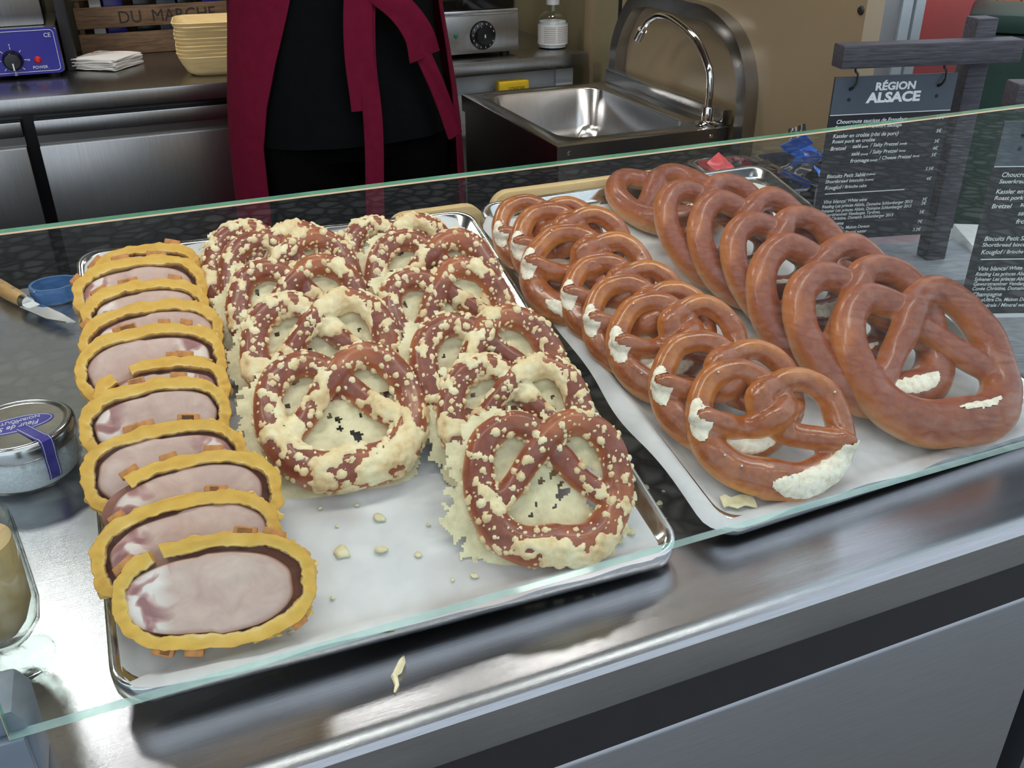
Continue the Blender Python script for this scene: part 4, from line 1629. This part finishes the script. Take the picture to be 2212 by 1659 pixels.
# blue timer unit
dv = thing('heating_unit', 'steel heating unit with blue control panel, dial and red lamp', 'appliance', (-0.25, 2.595, zb))
MB().box(-0.30, 0.158, 0.002, 0.30, 0.012, 0.112).build('housing', M['fridge'], dv, bevel=0.004)
MB().box(-0.30, 0.135, 0.05, 0.30, 0.1125, 0.34).build('rear_hood', M['fridge'], dv, bevel=0.006)
for x_ in (-0.27, 0.13):
    for y_ in (0.03, 0.27):
        MB().lathe([(0, 0), (0.014, 0), (0.016, 0.012), (0, 0.012)], 14, c=(x_, y_, 0)).build('foot', M['black'], dv, True)
cpn = MB()
cpn.prism(rrect(-0.296, 0.157, 0.010, 0.114, 0.010), -0.003, 0.0, xf=Matrix(((1, 0, 0, 0), (0, 0, 1, 0), (0, 1, 0, 0), (0, 0, 0, 1))))
cpn = cpn.build('control_panel', M['blue_panel'], dv)
mb = MB()
mb.tube([(x, -0.0033, z) for x, z in rrect(-0.288, 0.150, 0.016, 0.108, 0.008)], 0.0006, 5, closed=True)
mb.build('panel_line', M['ink_white'], cpn)
kb = MB().lathe([(0.0, 0.022), (0.017, 0.021), (0.020, 0.017), (0.022, 0.002), (0.023, 0.0)], 32).build('dial_knob', M['blackgloss'], dv, True)
kb.location = (0.050, -0.0031, 0.044)
kb.rotation_euler = (rad(90), 0, 0)
MB().box(-0.0015, 0.0015, -0.020, -0.004, 0.0205, 0.0225).build('pointer', M['ink_white'], kb)
for a_ in range(0, 360, 45):
    mb = MB().box(-0.0007, 0.0007, 0.025, 0.031, 0.0, 0.0006)
    o = mb.build('tick', M['ink_white'], cpn)
    o.location = (0.050, -0.0032, 0.044)
    o.rotation_euler = (rad(90), rad(a_), 0)
rl = MB().lathe([(0.0, 0.006), (0.005, 0.0055), (0.0075, 0.003), (0.0085, 0.0)], 20).build('power_lamp', M['red_led'], dv, True)
rl.location = (0.104, -0.0031, 0.042)
rl.rotation_euler = (rad(90), 0, 0)
for s_, sz, x_, z_ in (('POWER', 0.0095, 0.106, 0.022), ('30', 0.0065, 0.084, 0.041), ('0', 0.0065, 0.050, 0.077), ('60', 0.0065, 0.050, 0.009), ('CE', 0.013, 0.136, 0.092)):
    lettering(s_, sz, M['ink_white'], cpn, (x_, -0.0036, z_), align='CENTER')
tag(MB().box(-0.088, -0.062, 2.66, 2.88, zb, zb + 0.32).build('black_post', M['black'], None, bevel=0.004), 'upright black slab between the heating unit and the crate', 'panel')

# crate
cr = thing('wooden_crate', 'weathered slatted wooden crate stencilled DU MARCHE', 'crate', (0.16, 2.864, zb))
for z0_, z1_ in ((0.0, 0.056), (0.069, 0.122), (0.140, 0.195), (0.21, 0.26)):
    MB().box(-0.21, 0.23, 0.0, 0.010, z0_ + 0.001, z1_).build('slat', M['wood_crate'], cr, bevel=0.001)
for x_ in (-0.205, 0.213):
    MB().box(x_, x_ + 0.012, 0.0101, 0.11, 0.001, 0.26).build('end_board', M['wood_crate'], cr, bevel=0.001)
MB().box(-0.2, 0.22, 0.1, 0.11, 0.001, 0.26).build('back_board', M['wood_crate'], cr)
lettering('DU  MARCHE', 0.044, M['ink_black'], cr, (-0.105, -0.0006, 0.080), width=0.25)
rng = random.Random(8)
for i, (x_, m_, w_) in enumerate(((0.01, 'napkin', 0.03), (0.045, 'blue_panel', 0.05), (0.12, 'blackgloss', 0.06), (0.18, 'slate', 0.05), (0.235, 'blackgloss', 0.05), (0.30, 'blue_panel', 0.05))):
    t = tag(MB().box(x_ - 0.02, x_ - 0.02 + w_, 2.89, 2.945, zb + 0.002, zb + 0.17 + 0.02 * (i % 3)).build('packet', M[m_], None, bevel=0.004),
            ['white packet at the left end of the crate', 'blue packet behind the crate slats near its left end', 'black packet in the crate behind the letters DU', 'grey packet in the middle of the crate', 'black packet right of the grey one in the crate', 'blue packet at the right end of the crate'][i], 'packet', 'packets in the crate')

# napkins
for i in range(7):
    rr = random.Random(50 + i)
    mb = MB()
    zz0 = 0.0005 + 0.0038 * i
    mb.grid(13, 13, lambda a, b2: ((a / 12 - .5) * 0.125, (b2 / 12 - .5) * 0.125, zz0 + 0.0015 * (1 + noise.noise(Vector((a * .35, b2 * .35, i * .6)))) + (0.0012 if 0 < a < 12 else 0)))
    o = mb.build('paper_napkin', M['napkin'], None, True, solid=0.0024, sharp=60)
    o.location = (0.006, 2.683, zb + 0.003)
    o.rotation_euler = (0, 0, rad(-36 + rr.uniform(-5, 5)))
    tag(o, 'topmost white paper napkin printed GOURMAND, before the crate' if i == 6 else 'white paper napkin within the stack before the crate', 'napkin', None if i == 6 else 'napkins in the stack')
lettering('GOURMAND', 0.016, M['ink_plum'], o, (-0.005, 0.015, 0.0310), (0, 0, rad(38)), width=0.075, align='CENTER')


# palm leaf plates
def plate_mesh():
    def ring(i, r, z):
        return [(x, y, z) for x, y in rrect(-0.085 + i, 0.085 - i, -0.085 + i, 0.085 - i, max(0.012, r), 6)]
    mb = MB()
    loops(mb, [ring(0.030, 0.03, 0.0), ring(0.016, 0.035, 0.010), ring(0.006, 0.035, 0.030), ring(0.0, 0.035, 0.046), ring(0.003, 0.033, 0.0475), ring(0.010, 0.03, 0.032), ring(0.020, 0.03, 0.013), ring(0.034, 0.025, 0.004)], cap_first=True, cap_last=True)
    me = mb.mesh('plate', True, sharp=60)
    me.materials.append(M['palm'])
    return me


PLM = plate_mesh()
for i in range(10):
    rr = random.Random(70 + i)
    o = link('palm_leaf_plate', PLM, None, (0.252 + rr.uniform(-.002, .002), 2.50 + rr.uniform(-.002, .002), zb + 0.0005 + 0.0085 * i))
    o.rotation_euler = (0, 0, rad(-6) + rr.uniform(-.02, .02))
    tag(o, 'topmost square palm leaf plate of the stack beside the vendor' if i == 9 else ('lowest square palm leaf plate of the stack beside the vendor' if i == 0 else 'square palm leaf plate inside the stack beside the vendor'), 'plate', 'palm leaf plates in the stack')

# toaster oven with dial
ov = thing('toaster_oven', 'stainless toaster oven with black dial and dark glass door', 'oven', (0.83, 2.405, zb))
MB().box(-0.16, 0.196, 0.004, 0.30, 0.010, 0.105).build('control_base', M['fridge'], ov, bevel=0.003)
MB().box(-0.16, 0.19, 0.010, 0.30, 0.1055, 0.30).build('oven_box', M['sinkbody'], ov, bevel=0.003)
MB().box(-0.15, 0.180, -0.002, 0.0095, 0.118, 0.290).build('glass_door', M['oven_glass'], ov, bevel=0.002)
MB().box(-0.15, 0.190, -0.006, 0.0095, 0.1056, 0.1175).build('door_sill', M['sink'], ov, bevel=0.002)
for x_ in (-0.13, 0.165):
    for y_ in (0.03, 0.27):
        MB().lathe([(0, 0), (0.012, 0), (0.014, 0.010), (0, 0.010)], 14, c=(x_, y_, 0)).build('foot', M['black'], ov, True)
dl = MB().lathe([(0.0, 0.018), (0.022, 0.017), (0.024, 0.008), (0.0245, 0.007), (0.034, 0.005), (0.036, 0.0)], 40).build('dial', M['blackgloss'], ov, True, sharp=50)
dl.location = (0.094, 0.0039, 0.054)
dl.rotation_euler = (rad(90), 0, 0)
for a_ in range(20, 340, 26):
    MB().box(-0.0007 + 0.0295 * math.cos(rad(a_)), 0.0007 + 0.0295 * math.cos(rad(a_)), 0.0295 * math.sin(rad(a_)) - 0.002, 0.0295 * math.sin(rad(a_)) + 0.002, 0.005, 0.0066).build('tick', M['ink_white'], dl)
MB().box(-0.0015, 0.0015, -0.004, 0.004, 0.0175, 0.0186).build('dial_mark', M['ink_white'], dl)
gl = MB().lathe([(0.0, 0.005), (0.004, 0.0045), (0.006, 0.002), (0.0065, 0.0)], 18).build('indicator_lamp', M['green_led'], ov, True)
gl.location = (0.020, 0.0039, 0.056)
gl.rotation_euler = (rad(90), 0, 0)

# bottle
bt = thing('sanitizer_bottle', 'clear pump bottle with a white label on the rear worktop', 'bottle', (1.152, 2.468, zb))
MB().lathe([(0, 0.001), (0.036, 0.001), (0.040, 0.004), (0.041, 0.06), (0.040, 0.074), (0.034, 0.086), (0.018, 0.097), (0.016, 0.112), (0.0, 0.112)], 36).build('bottle_body', M['thinglass'], bt, True)
MB().lathe([(0, 0.004), (0.037, 0.004), (0.038, 0.06), (0.037, 0.070), (0, 0.070)], 36).build('liquid', M['salt'], bt, True)
MB().lathe([(0.0, 0.1121), (0.018, 0.1121), (0.018, 0.128), (0.006, 0.130), (0.005, 0.150), (0.014, 0.151), (0.014, 0.160), (0.0, 0.161)], 24).build('pump_cap', M['white'], bt, True)
mb = MB()
mb.grid(25, 2, lambda i, j: (0.0418 * math.cos(rad(170 + i * 200 / 24)), 0.0418 * math.sin(rad(170 + i * 200 / 24)), 0.012 + j * 0.052))
lb_ = mb.build('bottle_label', M['napkin'], bt, True, solid=0.0003)
for k in range(9):
    for a0, a1 in ((212, 258), (264, 312)):
        mb = MB()
        mb.grid(7, 2, lambda i, j: (0.0424 * math.cos(rad(a0 + i * (a1 - a0) / 6)), 0.0424 * math.sin(rad(a0 + i * (a1 - a0) / 6)), 0.018 + k * 0.0048 + j * 0.0012))
        mb.build('print_line', M['ink_grey'], lb_, True)

# ------------------------------------------------------------------ hand basin with tap and steel hoop
zs = ZC - 0.48
sk = thing('hand_basin', 'stainless wall-hung hand basin with rectangular bowl', 'sink', (0, 0, 0))
sx0, sx1, sy0, sy1 = 0.805, 1.212, 1.695, 2.255


def rr3(x0_, x1_, y0_, y1_, r, z):
    return [(x, y, z) for x, y in rrect(x0_, x1_, y0_, y1_, r, 7)]


mb = MB()
bx0, bx1, by0, by1 = 0.848, 1.150, 1.745, 2.205
loops(mb, [rr3(sx0, sx1, sy0, sy1, 0.002, zs - 0.038), rr3(sx0, sx1, sy0, sy1, 0.002, zs - 0.001), rr3(sx0 + .003, sx1 - .003, sy0 + .003, sy1 - .003, 0.002, zs),
           rr3(bx0 - .004, bx1 + .004, by0 - .004, by1 + .004, 0.055, zs - 0.0005), rr3(bx0, bx1, by0, by1, 0.052, zs - 0.004), rr3(bx0 + .008, bx1 - .008, by0 + .008, by1 - .008, 0.05, zs - 0.09), rr3(bx0 + .03, bx1 - .03, by0 + .03, by1 - .03, 0.04, zs - 0.118), rr3(bx0 + .10, bx1 - .10, by0 + .16, by1 - .16, 0.03, zs - 0.124)], cap_last=True)
mb.build('basin_top', M['sink'], sk, True, sharp=45)
MB().box(sx0 + 0.006, sx1 - 0.004, sy0 + 0.006, sy1 - 0.004, zs - 0.32, zs - 0.128).box(sx0 + 0.006, sx1 - 0.004, sy0 + 0.006, sy0 + 0.010, zs - 0.128, zs - 0.012).box(sx0 + 0.006, sx0 + 0.010, sy0 + 0.011, sy1 - 0.004, zs - 0.128, zs - 0.012).build('basin_apron', M['sinkbody'], sk)
MB().box(sx0, sx1, sy0 - 0.0005, sy0 + 0.0025, zs - 0.040, zs - 0.0015).build('front_lip', M['sinkbody'], sk)
MB().box(sx0 - 0.0005, sx0 + 0.002, sy0, sy1, zs - 0.040, zs - 0.0015).build('side_lip', M['sinkbody'], sk)
MB().box(sx1 - 0.004, sx1 + 0.020, sy0 + 0.02, sy1, zs - 0.002, zs + 0.030).build('splash_back', M['sink'], sk, bevel=0.002)
MB().lathe([(0, 0.003), (0.018, 0.003), (0.022, 0.0)], 24, c=((bx0 + bx1) / 2, (by0 + by1) / 2, zs - 0.1235)).build('drain', M['chrome'], sk, True)
for x_ in (0.832, 1.170):
    o = MB().lathe([(0, 0.002), (0.004, 0.0015), (0.005, 0)], 12).build('screw', M['chrome'], sk, True)
    o.location = (x_, sy0 - 0.0006, zs - 0.016)
    o.rotation_euler = (rad(90), 0, 0)
# hoop
hoop = crom([(0, 2.215, -0.478), (0, 2.217, -0.43), (0, 2.203, -0.371), (0, 2.147, -0.299), (0, 2.086, -0.281), (0, 2.022, -0.278), (0, 1.90, -0.283), (0, 1.817, -0.288), (0, 1.733, -0.322), (0, 1.690, -0.381), (0, 1.680, -0.446), (0, 1.682, -0.53), (0, 1.682, -0.66)], 6)
mb = MB()
ringsH = []
for i, p_ in enumerate(hoop):
    a_ = hoop[max(0, i - 1)]
    c_ = hoop[min(len(hoop) - 1, i + 1)]
    t_ = (c_ - a_).normalized()
    n_ = Vector((0, t_.z, -t_.y))
    wdt = 0.033
    ringsH.append([Vector((1.2135, 0, ZC)) + p_ - n_ * 0.0, Vector((1.2135, 0, ZC)) + p_ + n_ * wdt, Vector((1.2445, 0, ZC)) + p_ + n_ * wdt, Vector((1.2445, 0, ZC)) + p_])
loops(mb, ringsH, cap_first=True, cap_last=True)
tag(mb.build('steel_hoop', M['fridge'], None, True, sharp=40), 'arched flat steel hoop fixed to the tan wall around the basin tap', 'hoop')
tp = thing('gooseneck_tap', 'chrome gooseneck tap at the corner of the hand basin', 'tap', (1.178, 1.728, zs))
MB().lathe([(0, 0.0006), (0.024, 0.0006), (0.026, 0.003), (0.021, 0.008), (0.013, 0.010), (0.0125, 0.036), (0.0115, 0.038), (0.0, 0.038)], 32).build('tap_base', M['chrome'], tp, True)
neck = crom([(0, 0, 0.034), (0, 0.0, 0.075), (0, 0.012, 0.116), (-0.002, 0.066, 0.166), (-0.006, 0.145, 0.194), (-0.010, 0.205, 0.199), (-0.013, 0.250, 0.181), (-0.015, 0.276, 0.155)], 7)
MB().tube(neck, 0.0080, 14).build('neck', M['chrome'], tp, True)
MB().tube([neck[-1] + Vector((0, -0.004, 0.006)), neck[-1] + Vector((-0.001, 0.012, -0.016))], 0.0112, 16).build('aerator', M['chrome'], tp, True)

# ------------------------------------------------------------------ neighbouring stall seen past the side wall
nb = thing('neighbour_stall', 'red and grey front of the neighbouring stall', 'stall', (0, 0, 0))
for xa, xb, m_, dy in ((2.60, 2.765, 'red_paint', 0.0), (2.766, 2.80, 'black', 0.02), (2.801, 2.885, 'grey_mid', 0.0), (2.886, 2.937, 'grey_alu', -0.012), (2.938, 2.952, 'black', 0.02), (2.953, 3.000, 'grey_alu', -0.012), (3.001, 3.33, 'red_paint', 0.0)):
    MB().box(xa, xb, 3.0 + dy, 3.04 + dy, 0.02, 2.5).build({'red_paint': 'red_panel', 'black': 'joint', 'grey_mid': 'grey_panel', 'grey_alu': 'frame_post'}[m_], M[m_], nb)
gr = thing('green_crate_cover', 'dark green covered bin beside the red stall panel', 'bin', (3.14, 2.27, 0.0), rad(-48))
MB().box(-0.44, 0.9, 0.0, 0.4, 0.0, 1.06).build('bin_body', M['green'], gr, bevel=0.03)
MB().box(-0.46, 0.92, -0.02, 0.42, 1.0605, 1.125).build('bin_lid', M['green'], gr, bevel=0.02)
bw_ = thing('brick_house', 'brick house wall far behind the green bin', 'building', (0, 0, 0))
MB().box(4.6, 8.4, 5.03, 5.2, 0.0, 3.0).build('mortar_backing', M['mortar'], bw_)
bk = MB().box(-0.105, 0.105, -0.03, 0.04, -0.032, 0.032).mesh('brick', True, bevel=0.004)
bk.materials.append(M['brick'])
for r_ in range(6):
    for c_ in range(9):
        o = link('brick', bk, bw_, (5.2 + c_ * 0.225 + (0.11 if r_ % 2 else 0), 5.03, 0.56 + r_ * 0.078))

# ------------------------------------------------------------------ vendor, seen from behind
PX, PY = 0.452, 1.99


def person():
    t = thing('person', 'person seen from behind in black clothes with a burgundy apron tied in a bow', 'person', (PX, PY, FL))
    J = [(0, 0, 0.98), (0, 0.0, 1.12), (0, 0.0, 1.28), (0, 0.0, 1.42), (0, 0.005, 1.50), (0, 0.02, 1.58), (0, 0.02, 1.68)]
    R_ = [(.15, .11), (.14, .10), (.16, .11), (.15, .09), (.055, .055), (.075, .09), (.07, .085)]
    E_ = [(i, i + 1) for i in range(6)]
    for s_ in (-1, 1):
        b0 = len(J)
        J += [(s_ * .10, 0, .90), (s_ * .11, .01, .50), (s_ * .11, -.01, .09), (s_ * .115, .12, .04)]
        R_ += [(.085, .09), (.06, .06), (.042, .042), (.04, .03)]
        E_ += [(0, b0), (b0, b0 + 1), (b0 + 1, b0 + 2), (b0 + 2, b0 + 3)]
        b1 = len(J)
        J += [(s_ * .175, 0, 1.40), (s_ * .205, .04, 1.17), (s_ * .10, .22, 1.16), (s_ * .07, .28, 1.17)]
        R_ += [(.055, .055), (.042, .042), (.034, .034), (.036, .022)]
        E_ += [(3, b1), (b1, b1 + 1), (b1 + 1, b1 + 2), (b1 + 2, b1 + 3)]
        for k, (dx, dz) in enumerate(((-.028, 0), (-.010, .002), (.009, .002), (.026, -.001), (.030, -.012))):
            b2 = len(J)
            if k < 4:
                J += [(s_ * .07 + dx, .315, 1.168 + dz), (s_ * .07 + dx * 1.1, .345 - abs(k - 1.3) * .006, 1.155 + dz), (s_ * .07 + dx * 1.1, .36 - abs(k - 1.3) * .006, 1.135 + dz)]
            else:
                J += [(s_ * .07 - s_ * .032, .29, 1.16), (s_ * .07 - s_ * .046, .312, 1.15), (s_ * .07 - s_ * .045, .33, 1.14)]
            R_ += [(.0095, .0095), (.0088, .0088), (.0078, .0078)]
            E_ += [(b1 + 3, b2), (b2, b2 + 1), (b2 + 1, b2 + 2)]
    me = bpy.data.meshes.new('body')
    me.from_pydata(J, E_, [])
    ob = bpy.data.objects.new('tmpbody', me)
    COL.objects.link(ob)
    md = ob.modifiers.new('skin', 'SKIN')
    sv = me.skin_vertices[0].data
    for v, r in zip(sv, R_):
        v.radius = r
    sv[0].use_root = True
    ob.modifiers.new('sub', 'SUBSURF').levels = 1
    dg = bpy.context.evaluated_depsgraph_get()
    out = bpy.data.meshes.new_from_object(ob.evaluated_get(dg))
    bpy.data.objects.remove(ob)
    out.materials.clear()
    out.materials.append(M['skin'])
    out.shade_smooth()
    link('body', out, t)

    def loft(name, secs, mat, N=40, fold=0.004, solid=0.004):
        mb = MB()
        def fn(i, j):
            z, cx, cy, rx, ry = secs[j]
            a = 2 * math.pi * i / N
            k = 1 + fold / max(rx, .05) * noise.noise(Vector((math.cos(a) * 3, math.sin(a) * 3, z * 3.5))) * 2.2
            return (cx + rx * k * math.cos(a), cy + ry * k * math.sin(a), z)
        mb.grid(N, len(secs), fn, closed_x=True)
        o = mb.build(name, mat, t, True, solid=solid, sharp=80)
        return o
    # trousers: hips then each leg
    for s_ in (-1, 1):
        loft('trouser_leg', [(0.06, s_ * .118, 0.0, .062, .085), (0.12, s_ * .116, 0, .068, .082), (0.50, s_ * .112, .005, .088, .090), (0.70, s_ * .107, 0, .106, .108), (0.84, s_ * .098, 0, .122, .122), (0.92, s_ * .075, 0, .130, .135)], M['trouser'])
        o = MB()
        o.tube(crom([(s_ * .118, -.07, .045), (s_ * .118, 0, .05), (s_ * .12, .10, .042), (s_ * .122, .19, .034)], 4), [.03, .042, .044, .046, .046, .046, .046, .045, .043, .04, .036, .03, .02], 14)
        o.build('shoe', M['blackgloss'], t, True)
    loft('trouser_seat', [(0.80, 0, 0, .190, .128), (0.88, 0, 0, .215, .145), (0.98, 0, 0, .205, .142), (1.08, 0, 0, .185, .128)], M['trouser'])
    loft('shirt', [(0.838, 0, 0.0, .228, .160), (0.90, 0, 0, .226, .158), (0.98, 0, 0, .216, .152), (1.06, 0, 0, .203, .146), (1.14, 0, 0, .196, .140), (1.26, 0, 0, .205, .142), (1.36, 0, 0, .208, .132), (1.43, 0, 0, .185, .110), (1.475, 0, 0, .115, .085), (1.50, 0, .005, .072, .070)], M['shirt'], fold=0.006)
    for s_ in (-1, 1):
        MB().tube(crom([(s_ * .155, 0, 1.405), (s_ * .19, .01, 1.33), (s_ * .212, .035, 1.20), (s_ * .213, .05, 1.15)], 5), [.075, .073, .071, .069, .067, .065, .063, .061, .060, .059, .058, .057, .057, .057, .057, .057][:16], 16, cap=False).build('sleeve', M['shirt'], t, True, solid=0.003)
    # apron: wraps the front and both sides, open at the back
    zs_ = [0.30, 0.40, 0.52, 0.64, 0.76, 0.84, 0.92, 1.00, 1.08, 1.16, 1.22]
    rxs = [.262, .260, .258, .256, .252, .248, .240, .228, .216, .208, .206]
    rys = [.190, .188, .186, .184, .180, .174, .168, .161, .155, .150, .148]
    lft = [214, 215, 216, 217, 217, 217, 221, 227, 234, 241, 246]
    rgt = [-36, -36, -35, -34, -33, -30, -27, -25, -25, -27, -32]
    mb = MB()
    Na = 56
    def fa(i, j):
        a = rad(rgt[j] + (lft[j] - rgt[j]) * i / (Na - 1))
        k = 1 + 0.014 * math.sin(a * 9 + zs_[j] * 2) * (1.2 - zs_[j]) + 0.01 * noise.noise(Vector((a * 2, zs_[j] * 3, 2)))
        return (rxs[j] * k * math.cos(a), rys[j] * k * math.sin(a), zs_[j])
    mb.grid(Na, len(zs_), fa)
    mb.build('apron', M['apron'], t, True, solid=0.003, sharp=80)

    def ribbon(name, pts, w0, w1, tilt=0.0):
        P = crom([Vector(p) - Vector((PX, PY, FL)) for p in pts], 6)
        mb = MB()
        n2 = len(P)
        def fr(i, j):
            tt = (P[min(j + 1, n2 - 1)] - P[max(j - 1, 0)]).normalized()
            s2_ = tt.cross(Vector((0, -1, 0.15))).normalized()
            w = w0 + (w1 - w0) * j / (n2 - 1)
            q = P[j] + s2_ * (i / 4 - .5) * w
            q.y += 0.004 * math.sin(i * 1.6 + j * .35)
            return q
        mb.grid(5, n2, fr)
        return mb.build(name, M['apron'], t, True, solid=0.002, sharp=80)
    yb_ = 1.825
    ribbon('apron_tie_loop', [W(.470, yb_ - .01, -.13), W(.452, yb_ - .015, -.20), W(.443, yb_ - .018, -.296), W(.448, yb_ - .016, -.398)], .052, .056)
    ribbon('apron_tie_tail', [W(.472, yb_ - .008, -.15), W(.460, yb_ - .012, -.30), W(.460, yb_ - .018, -.417), W(.453, yb_ - .022, -.54), W(.450, yb_ - .022, -.62)], .036, .038)
    ribbon('apron_tie_loop', [W(.470, yb_ - .012, -.175), W(.525, yb_ - .016, -.215), W(.560, yb_ - .014, -.262), W(.576, yb_ - .006, -.310)], .045, .066)
    ribbon('apron_tie_tail', [W(.560, yb_ - .004, -.26), W(.573, yb_ - .004, -.305), W(.604, yb_ + .004, -.378), W(.642, yb_ + .020, -.475)], .030, .034)
    MB().tube([Vector((0.015, -0.170, 1.165)), Vector((0.03, -0.175, 1.15)), Vector((0.045, -0.172, 1.14))], [0.014, 0.022, 0.014], 10).build('apron_knot', M['apron'], t, True)
    # hair
    bmh = bmesh.new()
    bmesh.ops.create_icosphere(bmh, subdivisions=3, radius=1.0)
    for v in bmh.verts:
        v.co = Vector((v.co.x * .088, v.co.y * .105, v.co.z * .115))
        if v.co.y > 0.045 and v.co.z < 0.05:
            v.co.y = 0.045
    mh = bpy.data.meshes.new('hair')
    bmh.to_mesh(mh)
    bmh.free()
    mh.shade_smooth()
    mh.materials.append(M['hair'])
    link('hair', mh, t, (0, 0.005, 1.675))


person()
